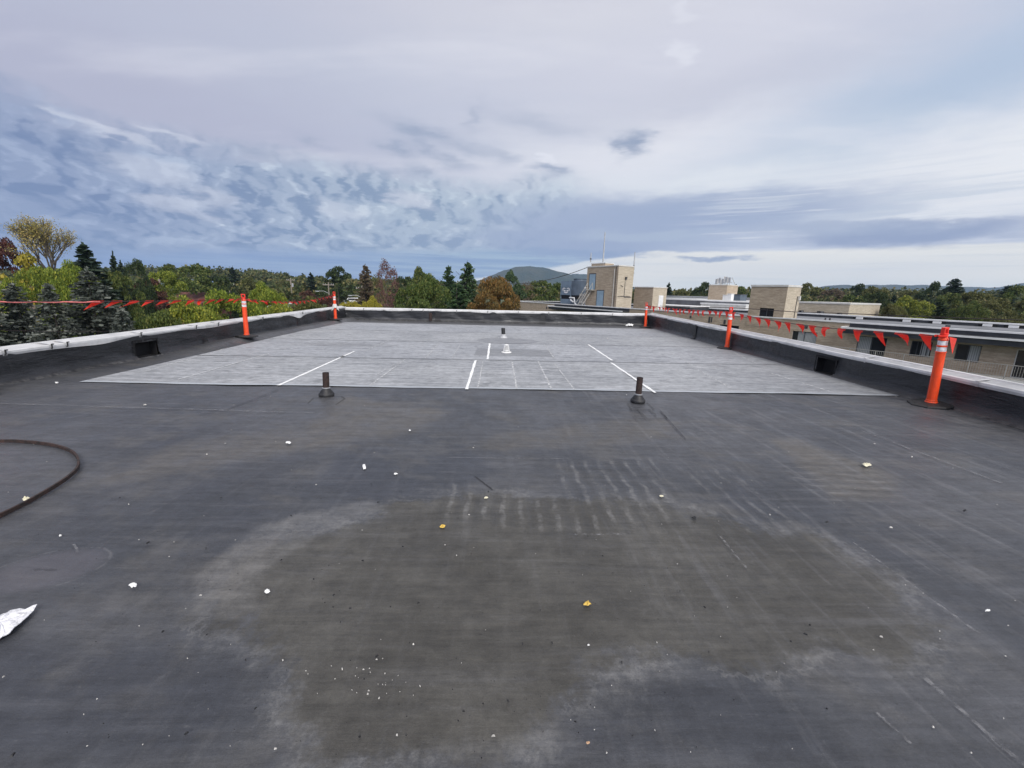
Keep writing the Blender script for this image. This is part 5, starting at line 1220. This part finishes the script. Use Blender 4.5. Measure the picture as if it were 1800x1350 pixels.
# street wires
def wire(label, A_, B_, sag, r=.02):
    A_, B_ = Vector(A_), Vector(B_); b = MB(); b.use(ROPE).tube([A_.lerp(B_, k/20)+Vector((0, 0, -sag*4*(k/20)*(1-k/20))) for k in range(21)], r, 4)
    tag(b.build('street_wire', ROPE), label, 'wire', 'wires between the utility poles')
wire('wire from the crossarm pole towards the pole with the transformer', AT(577, 499, 110), AT(510.5, 491, 150), 1.0)
wire('wire between the two street lamp poles', AT(577, 499, 110), AT(636, 504, 100), .6)
wire('wire from the right street lamp pole dropping to the roof behind the far parapet', AT(636, 506, 100), AT(850, 530, 60), 1.5)
wire('thin wire passing in front of the spruces just above the left parapet', AT(-30, 579, 9.5), AT(330, 574, 14), .1, .006)

# ------------------------------------------------------------------ trees
def quads(C, A_, B_):
    n = len(C); V = np.empty((n, 4, 3)); V[:, 0] = C-A_-B_*.6; V[:, 1] = C+A_*.7-B_; V[:, 2] = C+A_+B_*.7; V[:, 3] = C-A_*.6+B_
    return V.reshape(-1, 3), np.arange(n*4).reshape(-1, 4)
def rvec(rs, n):
    v = rs.randn(n, 3); return v/np.linalg.norm(v, axis=1)[:, None]
def leafcloud(rs, centers, radii, per, size, flat=.75, droop=0.0):
    Cs = []
    for c, r_ in zip(centers, radii):
        k = max(8, int(per*(r_/np.mean(radii))**2)); d = rvec(rs, k); d[:, 2] = np.where(d[:, 2] < -.3, -d[:, 2]*.6, d[:, 2]); rad = r_*(.55+.5*rs.rand(k))**.7
        Cs.append(c + d*rad[:, None]*np.array([1, 1, flat]))
    C = np.concatenate(Cs); n = len(C); a = rvec(rs, n); b = np.cross(a, rvec(rs, n)); b /= np.linalg.norm(b, axis=1)[:, None]
    s_ = size*(.6+.8*rs.rand(n))[:, None]; return quads(C, a*s_, b*s_*.7)
def decid_crown(seed, Hc, Rw, nclump, per, size, base=.28, shape='round', spread=1.0):
    rs = np.random.RandomState(seed); cs = []; rr = []
    for k in range(nclump):
        u = rs.rand(); ph = rs.rand()*6.283
        zz = base + (1-base)*(.04+.92*rs.rand())
        q = (zz-base)/(1-base); prof = math.sqrt(max(.02, 1-(2*q-.95)**2*.95)) if shape == 'round' else (1-q)**.6*min(1, q*4+.4)
        lump = 1 + .24*math.sin(ph*3+seed+q*3) + .16*math.sin(ph*5+q*7)
        rad = Rw*prof*lump*(.45+.55*math.sqrt(u))
        cs.append((rad*math.cos(ph), rad*math.sin(ph), zz*Hc)); rr.append(Hc*(.045+.075*rs.rand()**1.5))
    return leafcloud(rs, np.array(cs), np.array(rr), per, size)
def trunk_mb(seed, H, r, lean=.04, limbs=7, top=.8, spread=.26):
    rnd = random.Random(seed); b = MB(); b.use(BARK); lx, ly = rnd.uniform(-lean, lean)*H, rnd.uniform(-lean, lean)*H
    pts = [(lx*f*f, ly*f*f, H*top*f) for f in (0, .25, .5, .75, 1)]; b.tube(pts, [r*1.3, r, r*.75, r*.45, r*.15], 8)
    for k in range(limbs):
        f = .3+.6*k/limbs; a_ = k*2.4+rnd.random(); p = Vector((lx*f*f, ly*f*f, H*top*f)); L = H*spread*(1.15-f*.6)
        q = p+Vector((math.cos(a_)*L*.5, math.sin(a_)*L*.5, L*.45)); e = p+Vector((math.cos(a_)*L, math.sin(a_)*L, L*.7)); b.tube([p, q, e], [r*.42*(1.2-f), r*.25*(1.2-f), r*.08], 6)
    return b
def conifer(seed, H, Rw, tiers, per, size, droop=.25, gap=.0, power=.85, base=.06, tuft=(1.6, .5)):
    rs = np.random.RandomState(seed); C = []; A = []; B = []
    for k in range(tiers):
        f = base+(1-base)*(k+.5*rs.rand())/tiers; R_ = Rw*(1-f)**power*(.82+.30*rs.rand())+.05; nb = int(5+9*(1-f)+rs.randint(0, 3))
        for j in range(nb):
            a_ = rs.rand()*6.283; L = R_*(.75+.35*rs.rand()); m_ = max(3, int(per*L/Rw)+2)
            q = (np.arange(m_)+rs.rand(m_))/m_; q = .12+.88*q
            zc = f*H - droop*L*q + droop*.55*L*q**2.5 + rs.randn(m_)*H*.004
            w_ = (1-q*.75)*L*.30; off = (rs.rand(m_)-.5)*2*w_
            x = math.cos(a_)*L*q - math.sin(a_)*off; y = math.sin(a_)*L*q + math.cos(a_)*off
            C.append(np.stack([x, y, zc - np.abs(off)*.25], 1))
            d = np.stack([np.full(m_, math.cos(a_)) - math.sin(a_)*np.sign(off)*.8, np.full(m_, math.sin(a_)) + math.cos(a_)*np.sign(off)*.8, np.full(m_, -.15)+rs.randn(m_)*.2], 1); A.append(d/np.linalg.norm(d, axis=1)[:, None])
    # leader
    m_ = 10; C.append(np.stack([rs.randn(m_)*.05, rs.randn(m_)*.05, H*(.95+.06*rs.rand(m_))], 1)); A.append(np.tile([[0, 0, 1.]], (m_, 1))+rs.randn(m_, 3)*.3)
    C = np.concatenate(C); A = np.concatenate(A); n = len(C); B = np.cross(A, rvec(rs, n)); B /= np.linalg.norm(B, axis=1)[:, None]
    s_ = size*(.7+.6*rs.rand(n))[:, None]; return quads(C, A*s_*tuft[0], B*s_*tuft[1])
def pine(seed, H, Rw, size, per=80, nbr=46):
    rs = np.random.RandomState(seed); cs = []; rr = []
    for k in range(nbr):
        f = .30+.68*k/nbr; R_ = Rw*(1-((f-.3)/.78)**1.8)*(.5+.6*rs.rand()); a_ = rs.rand()*6.283
        for q in (.5, .8, 1.0): cs.append((math.cos(a_)*R_*q, math.sin(a_)*R_*q, f*H+R_*q*.18)); rr.append(H*(.046-.014*f)*(1.2-q*.3))
    cs.append((0, 0, H*.97)); rr.append(H*.03)
    return leafcloud(rs, np.array(cs), np.array(rr), per, size, .42)
PROTO = {}
def proto(kind):
    if kind in PROTO: return PROTO[kind]
    k, sd = kind.split(':'); sd = int(sd); H = 15.0
    root = empty('tree')
    if k == 'dec': V, Fq = decid_crown(sd, H, 5.0, 54, 160, .18); tb = trunk_mb(sd, H, .28)
    elif k == 'mid': V, Fq = decid_crown(sd, H, 5.2, 74, 240, .13); tb = trunk_mb(sd, H, .28)
    elif k == 'near': V, Fq = decid_crown(sd, H, 5.6, 96, 360, .105, base=.4); tb = trunk_mb(sd, H, .28)
    elif k == 'oval': V, Fq = decid_crown(sd, H, 3.3, 70, 100, .19, base=.15); tb = trunk_mb(sd, H, .24, spread=.18)
    elif k == 'thin': V, Fq = decid_crown(sd, H, 4.2, 75, 60, .12, base=.25); tb = trunk_mb(sd, H, .24, limbs=16, top=.95, spread=.30)
    elif k == 'spruce': V, Fq = conifer(sd, H, 3.6, 58, 40, .15, droop=.5, power=.78, tuft=(1.5, .7))
    elif k == 'nspruce': V, Fq = conifer(sd, H, 4.2, 92, 120, .062, droop=.38, power=.72, tuft=(1.5, .75))
    elif k == 'pine': V, Fq = conifer(sd, H, 4.0, 40, 60, .13, droop=-.75, power=.55, base=.2, tuft=(1.7, .6))
    if k in ('spruce', 'nspruce'): tb = MB(); tb.use(BARK).tube([(0, 0, 0), (0, 0, H*.96)], [.25, .03], 8)
    if k == 'pine': tb = trunk_mb(sd, H, .26, limbs=14, top=.97, spread=.22)
    npmesh('crown', V, Fq, L_GREEN, root); tb.build('trunk', BARK, root)
    PROTO[kind] = root; return root
USED = set()
def tree(kind, m, px, ytop, wpx, D, label, name='tree', cat='tree', group=None, rz=None, zoff=0.0, hmin=None):
    if kind.startswith('dec') and D < 90 and wpx > 40: kind = {'dec:1': 'mid:1', 'dec:2': 'mid:2', 'dec:4': 'mid:4'}[kind]
    x, y, zt_ = AT(px, ytop, D); zb = float(terr(x, y)); p = proto(kind)
    o = p if kind not in USED else copy_tree(p)
    USED.add(kind); o.name = name
    Wm = wpx/(F/math.hypot(1, 0))*(ray(px, ytop).dot(_f)/ray(px, ytop).dot(_f))*(D/ (ray(px, ytop).y/F)) if False else wpx*D/ray(px, ytop).y
    Rw = {'dec': 10.8, 'mid': 11.0, 'near': 12.0, 'oval': 7.2, 'thin': 9.4, 'spruce': 7.4, 'nspruce': 8.4, 'pine': 8.6}[kind.split(':')[0]]
    h = zt_-zb; o.location = (x, y, zb); o.scale = (Wm/Rw, Wm/Rw, h/15.0); o.rotation_euler = (0, 0, rz if rz is not None else (px*7.3) % 6.28)
    for ch in o.children:
        if ch.name.startswith('crown'): ch.material_slots[0].link = 'OBJECT'; ch.material_slots[0].material = m
    tag(o, label, cat, group); return o
# --- left edge, near
tree('nspruce:1', L_SPR, 22, 497, 252, 22, 'blue-green spruce at the very left edge, in front of the pale house', 'spruce_tree')
tree('nspruce:1', L_SPR, 85, 500, 288, 19, 'blue-green spruce second from the left edge, its top against the yellow tree', 'spruce_tree', rz=2)
tree('nspruce:2', L_SPR, 152, 474, 360, 21, 'large blue-green spruce with a bushy top in front of the tall dark spruce', 'spruce_tree')
tree('nspruce:2', L_SPR, 212, 541, 240, 20, 'low blue-green spruce just right of the large one, under the pennants', 'spruce_tree', rz=3)
tree('nspruce:1', L_SPR, -70, 470, 360, 20, 'blue-green spruce cut off by the left edge of the picture', 'spruce_tree', rz=4)
tree('spruce:3', L_FIR, 145, 430, 202, 48, 'tall dark green spruce standing highest at the left', 'spruce_tree')
tree('spruce:4', L_FIR, 198, 449, 78, 62, 'narrow dark spruce right of the tallest spruce', 'spruce_tree')
tree('spruce:3', L_FIR, 211, 460, 69, 66, 'small dark spruce between the narrow spruce and the dark round tree', 'spruce_tree')
tree('dec:1', L_DGREEN, 232, 459, 50, 64, 'dark round tree right of the narrow spruces', 'tree')
tree('dec:2', L_MAR, 0, 432, 70, 50, 'dark red-brown tree at the left edge below the bare branches', 'tree')
tree('oval:3', L_YEL, 38, 446, 62, 46, 'bright yellow tree below the bare branched tree', 'maple_tree')
tree('near:1', L_YG, 60, 476, 95, 40, 'yellow-green bushy tree under the bare branched tree', 'tree')
tree('near:2', L_YG, 112, 472, 80, 42, 'yellow-green tree left of the tall dark spruce', 'tree')
tree('near:1', L_YG, 95, 500, 60, 30, 'low yellow-green tree between the spruces', 'tree')
tree('dec:1', L_GREEN, 205, 482, 62, 50, 'dull green tree under the dark round tree', 'tree')
tree('oval:5', L_MAR, 256, 492, 58, 70, 'round dark red tree left of the pale pole', 'tree', zoff=0)
tree('dec:4', L_YG, 285, 479, 66, 82, 'bright yellow-green round tree behind the pale pole', 'tree')
tree('dec:1', L_GREEN, 330, 466, 88, 100, 'broad mid green tree rising above the dark red roof', 'tree')
tree('dec:2', L_GREEN, 300, 470, 55, 115, 'mid green tree left of the broad green one', 'tree')
tree('dec:4', L_DGREEN, 385, 487, 50, 105, 'dark green tree right of the broad green one', 'tree')
tree('spruce:4', L_FIR, 408, 470, 69, 150, 'dark spruce on the rise behind the dark green tree', 'spruce_tree')
tree('dec:2', L_OLIVE, 436, 491, 44, 120, 'yellowish olive tree behind the left orange post', 'tree')
tree('dec:1', L_DGREEN, 465, 497, 44, 190, 'dark tree behind the gable roofed house', 'tree')
tree('dec:4', L_OLIVE, 500, 493, 40, 195, 'olive tree behind the white house', 'tree')
tree('spruce:3', L_FIR, 546, 480, 69, 135, 'dark spruce left of the dark round trees in the middle distance', 'spruce_tree')
tree('dec:2', L_DGREEN, 590, 474, 66, 120, 'large dark round tree behind the far left orange post', 'tree')
tree('dec:1', L_MAR, 540, 512, 44, 115, 'low reddish bush-like tree right of the white house', 'tree')
tree('oval:5', L_BRN, 472, 518, 26, 105, 'small dark tree in front of the gable roofed house', 'tree')
# --- tree tops right below the left parapet
tree('near:1', L_GREEN, 262, 556, 120, 25, 'green tree top right of the spruces, just above the left parapet', 'tree')
tree('near:2', L_YG, 335, 541, 125, 27, 'yellow-green tree top below the dark red roof', 'tree')
tree('near:1', L_YG, 398, 518, 110, 34, 'tall yellow-green tree top left of the left orange post', 'tree', rz=1)
tree('near:2', L_YG, 462, 508, 70, 44, 'yellow tree top right of the left orange post', 'tree', rz=2)
tree('near:1', L_YG, 482, 541, 100, 31, 'yellow-green tree top below the white house', 'tree', rz=4)
tree('near:2', L_OLIVE, 545, 534, 90, 40, 'olive tree top between the two left orange posts', 'tree', rz=5)
tree('near:1', L_YEL, 612, 533, 60, 60, 'pale yellow tree top at the far left roof corner', 'tree', rz=2.5)
tree('near:2', L_YEL, 650, 528, 44, 62, 'small yellow tree top behind the far parapet', 'tree', rz=.5)
tree('near:1', L_MAR, 572, 522, 50, 75, 'brownish red tree top left of the far left orange post', 'tree', rz=3.3)
# --- middle
tree('pine:1', L_BRN, 642, 467, 64, 75, 'brownish larch-like conifer left of the reddish one', 'conifer_tree')
tree('thin:2', L_RED, 680, 464, 44, 70, 'thin reddish brown tree behind the far parapet', 'tree')
tree('thin:1', L_OLIVE, 655, 485, 60, 80, 'sparse olive tree between the two brownish conifers', 'tree')
tree('dec:4', L_DGREEN, 712, 489, 55, 95, 'dark green tree right of the thin reddish tree', 'tree')
tree('dec:2', L_GREEN, 742, 477, 50, 78, 'mid green tree above the light green one', 'tree')
tree('near:2', L_GREEN, 744, 495, 96, 44, 'broad light green tree behind the middle of the far parapet', 'tree', rz=.4)
tree('oval:3', L_RED, 782, 503, 34, 70, 'small red tree between the light green tree and the pines', 'maple_tree')
tree('pine:1', L_PINE, 788, 469, 74, 66, 'green pine, the left one of the pair', 'pine_tree')
tree('pine:2', L_PINE, 822, 462, 91, 60, 'tallest green pine with open branches, the right one of the pair', 'pine_tree')
tree('pine:1', L_PINE, 806, 500, 119, 52, 'lower broad pine in front of the pair', 'pine_tree', rz=2)
tree('near:1', L_ORG, 872, 493, 88, 46, 'broad orange autumn tree left of the low brick wall', 'maple_tree', rz=1.4)
tree('dec:1', L_PINE, 904, 478, 48, 95, 'dark green round tree below the mountain', 'tree')
tree('dec:4', L_GREEN, 950, 495, 66, 105, 'green tree left of the cooling tower', 'tree')
tree('dec:2', L_GREEN, 988, 502, 60, 120, 'green tree behind the cooling tower', 'tree')
tree('thin:1', L_BRN, 925, 498, 40, 100, 'brownish thin tree right of the orange tree', 'tree')
# --- right
tree('spruce:3', L_FIR, 1176, 498, 59, 130, 'dark spruce right of the low stair house', 'spruce_tree')
tree('dec:1', L_OLIVE, 1205, 509, 50, 150, 'olive tree between the dark spruce and the antenna house', 'tree')
tree('dec:2', L_DGREEN, 1238, 500, 48, 140, 'dark tree left of the antenna house', 'tree')
tree('dec:4', L_GREEN, 1300, 505, 44, 150, 'green tree right of the antenna house', 'tree')
tree('dec:1', L_DGREEN, 1290, 502, 36, 160, 'dark tree just behind the antennas', 'tree')
rt = [(1425, 502, 50, 150, L_OLIVE, 'dec:2', 'grey-green tree right of the stair tower'), (1462, 509, 60, 140, L_BRN, 'dec:1', 'brownish tree above the low beige building'),
      (1500, 521, 60, 95, L_GREEN, 'dec:4', 'light green tree at the right end of the low beige building'), (1512, 503, 44, 150, L_DGREEN, 'dec:2', 'dark tree under the distant hills'),
      (1545, 507, 66, 110, L_OLIVE, 'dec:1', 'olive domed tree under the distant hills'), (1540, 516, 52, 85, L_DGREEN, 'dec:4', 'dark green rounded tree in front of the olive domed one'),
      (1572, 520, 70, 90, L_FIR, 'spruce:3', 'dark conifer between the dark green tree and the yellow one'), (1603, 526, 66, 85, L_YG, 'dec:2', 'yellow tinged broad tree above the rear roof edge'),
      (1600, 512, 50, 130, L_OLIVE, 'dec:4', 'brownish olive tree behind the yellow tinged one'), (1630, 514, 40, 120, L_DGREEN, 'dec:1', 'dark tree left of the tall dark pine'),
      (1681, 491, 80, 100, L_FIR, 'pine:2', 'tall dark pine rising above the tree line at the right'), (1652, 501, 44, 110, L_DGREEN, 'dec:2', 'dark round tree leaning on the tall dark pine'),
      (1672, 517, 54, 85, L_GREEN, 'dec:1', 'green tree below the tall dark pine'), (1657, 531, 100, 72, L_DGREEN, 'spruce:4', 'dark low conifer directly above the nearest right post'),
      (1722, 516, 66, 88, L_OLIVE, 'dec:4', 'olive broad tree right of the tall dark pine'), (1772, 503, 75, 105, L_FIR, 'pine:1', 'dark pine near the right edge'),
      (1800, 508, 70, 90, L_GREEN, 'dec:2', 'green tree cut off by the right edge'), (1765, 526, 70, 72, L_OLIVE, 'dec:1', 'grey-olive tree low at the right edge'), (1840, 520, 80, 75, L_OLIVE, 'dec:4', 'olive tree beyond the right edge of the picture'),
      (1705, 536, 50, 66, L_GREEN, 'near:2', 'light green low tree above the rear roof edge'), (1575, 538, 46, 70, L_OLIVE, 'near:1', 'low olive tree above the rear roof edge')]
for px, yt, wp, D, m_, kd, lab in rt: tree(kd, m_, px, yt, wp, D, lab, {'s': 'spruce_tree', 'p': 'pine_tree'}.get(kd[0], 'tree'))
# --- bare branched tree with a few golden leaves
def bare_tree(px, ytop, wpx, D, label):
    x, y, zt_ = AT(px, ytop, D); zb = float(terr(x, y)); H = zt_-zb; rnd = random.Random(12); b = MB(); b.use(BARK); tips = []
    root = empty('bare_tree', (x, y, zb)); tag(root, label, 'tree'); Wr = wpx*D/ray(px, ytop).y/2
    def grow(p, d, L, r, lev):
        q = p; pts = [p]; dd = d.normalized()
        for k in range(3):
            dd = (dd+Vector((rnd.uniform(-.13, .13), rnd.uniform(-.13, .13), .06))).normalized(); q = q+dd*L/3; pts.append(q)
        b.tube(pts, [r+.008, r*.85+.008, r*.7+.007, r*.55+.006], 5 if lev < 3 else 3, cap=False)
        if lev >= 2: tips.extend(pts[1:])
        if lev < 5:
            for k in range(3 if lev < 5 else 2):
                a_ = rnd.random()*6.28; sp = rnd.uniform(.25, .62); ax = dd.cross(Vector((math.cos(a_), math.sin(a_), .1))).normalized()
                nd = (dd+ax*sp).normalized(); grow(pts[rnd.choice((2, 3, 3))], nd, L*rnd.uniform(.66, .86), r*.58, lev+1)
    z0 = H-6.4; b.tube([(0, 0, 0), (0, 0, z0)], [.45, .34], 8)
    for k in range(7):
        a_ = k*.9+.3; sp = .15+.85*(k % 3)/2; grow(Vector((0, 0, z0)), Vector((math.cos(a_)*sp*1.1, math.sin(a_)*sp, 1)), 2.0, .13, 1)
    b.build('trunk', BARK, root)
    rs = np.random.RandomState(2); tp = np.array([tuple(v) for v in tips]); 
    keep = rs.rand(len(tp)) < np.where(tp[:, 2] > H*.90, .6, .42); C = tp[keep]; C = np.repeat(C, 5, 0)+rs.randn(keep.sum()*5, 3)*.28
    a = rvec(rs, len(C)); bb_ = np.cross(a, rvec(rs, len(C))); V, Fq = quads(C, a*.065, bb_*.055); npmesh('crown', V, Fq, L_GOLD, root)
    s_ = max(np.abs(tp[:, 0]).max(), 1); zmax = tp[:, 2].max(); k_ = max(.8, min(1.25, Wr/s_)); root.scale = (k_, k_, H/zmax)
bare_tree(70, 382, 118, 52, 'tall nearly bare tree with fanning branches and a few golden leaves at the left')

# --- far woods that read as one mass
def wood(name, label, segs, seed, size=1.0):
    rs = np.random.RandomState(seed); Vs = []; n0 = 0; Fs = []
    for (sky_, D0, D1, cnt, ypad) in segs:
        for k in range(cnt):
            px = rs.uniform(sky_[0][0], sky_[-1][0]); ys_ = np.interp(px, [p[0] for p in sky_], [p[1] for p in sky_]); D = rs.uniform(D0, D1)
            q = rs.rand(); x, y, zt_ = AT(px, ys_+ypad*q*q+rs.uniform(-1, 1.5), D); zb = float(terr(x, y)); h = max(7, min(24, zt_-zb)); rw = rs.uniform(3.2, 5.5)
            con = rs.rand() < .18; m_ = 150
            d = rvec(rs, m_); d[:, 2] = np.abs(d[:, 2])*1.0-.35*rs.rand(m_)
            if con: rw *= .55; zq = rs.rand(m_); C = np.stack([x+d[:, 0]*rw*(1-zq), y+d[:, 1]*rw*(1-zq), zt_-h*.7*(1-zq)], 1)
            else:
                lm = 1+.22*np.sin(d[:, 0]*7+k)+.15*np.sin(d[:, 1]*9+k*2); C = np.stack([x+d[:, 0]*rw*lm, y+d[:, 1]*rw*lm, zt_-h*.33+d[:, 2]*h*.33*lm], 1)
            a = rvec(rs, m_); b_ = np.cross(a, rvec(rs, m_)); b_ /= np.linalg.norm(b_, axis=1)[:, None]; s_ = size*(.5+.6*rs.rand(m_))[:, None]*(D/250)**.5
            V, Fq = quads(C, a*s_, b_*s_*.8); Vs.append(V); Fs.append(Fq+n0); n0 += len(V)
    return tag(npmesh(name, np.concatenate(Vs), np.concatenate(Fs), L_FAR), label, 'woodland', kind='stuff')
wood('distant_wood', 'wooded rise of mixed autumn trees beyond the left parapet', [([(-60, 474), (200, 470), (240, 466), (300, 468), (400, 471), (460, 474), (500, 479), (560, 487), (700, 490)], 260, 420, 330, 16), ([(160, 490), (300, 490), (450, 497), (700, 500)], 130, 240, 150, 14)], 3, .85)
wood('distant_wood', 'far band of trees behind the middle of the far parapet', [([(560, 490), (700, 492), (860, 500), (960, 502), (1040, 506), (1120, 512)], 180, 380, 240, 14)], 4, .85)
wood('distant_wood', 'far band of trees behind the flat roofed wings and the stair tower', [([(1110, 510), (1180, 511), (1260, 508), (1330, 509), (1400, 512)], 170, 320, 140, 10)], 5, .8)
wood('distant_wood', 'long band of mixed woodland under the hills at the right', [([(1390, 508), (1440, 506), (1500, 507), (1560, 506), (1640, 508), (1700, 510), (1760, 512), (1900, 512)], 180, 330, 230, 14), ([(1400, 518), (1500, 524), (1600, 528), (1700, 530), (1900, 532)], 95, 160, 150, 16)], 6, .7)

# protos that were never placed would sit at the origin
for k, r_ in PROTO.items():
    if k not in USED:
        for ch in list(r_.children): bpy.data.objects.remove(ch)
        bpy.data.objects.remove(r_)

# ------------------------------------------------------------------ haze
hz = MB(); hz.use(BLACK).box(-3600, 3600, -300, 4300, -15.5, 300)
hm = bpy.data.materials.new('haze'); hm.use_nodes = True; nt = hm.node_tree; nt.nodes.clear()
pv = nt.nodes.new('ShaderNodeVolumePrincipled'); pv.inputs['Color'].default_value = (.50, .70, 1, 1); pv.inputs['Density'].default_value = .00013; pv.inputs['Anisotropy'].default_value = 0
om = nt.nodes.new('ShaderNodeOutputMaterial'); nt.links.new(pv.outputs[0], om.inputs['Volume'])
h_ = hz.build('haze', hm); tag(h_, kind='stuff')
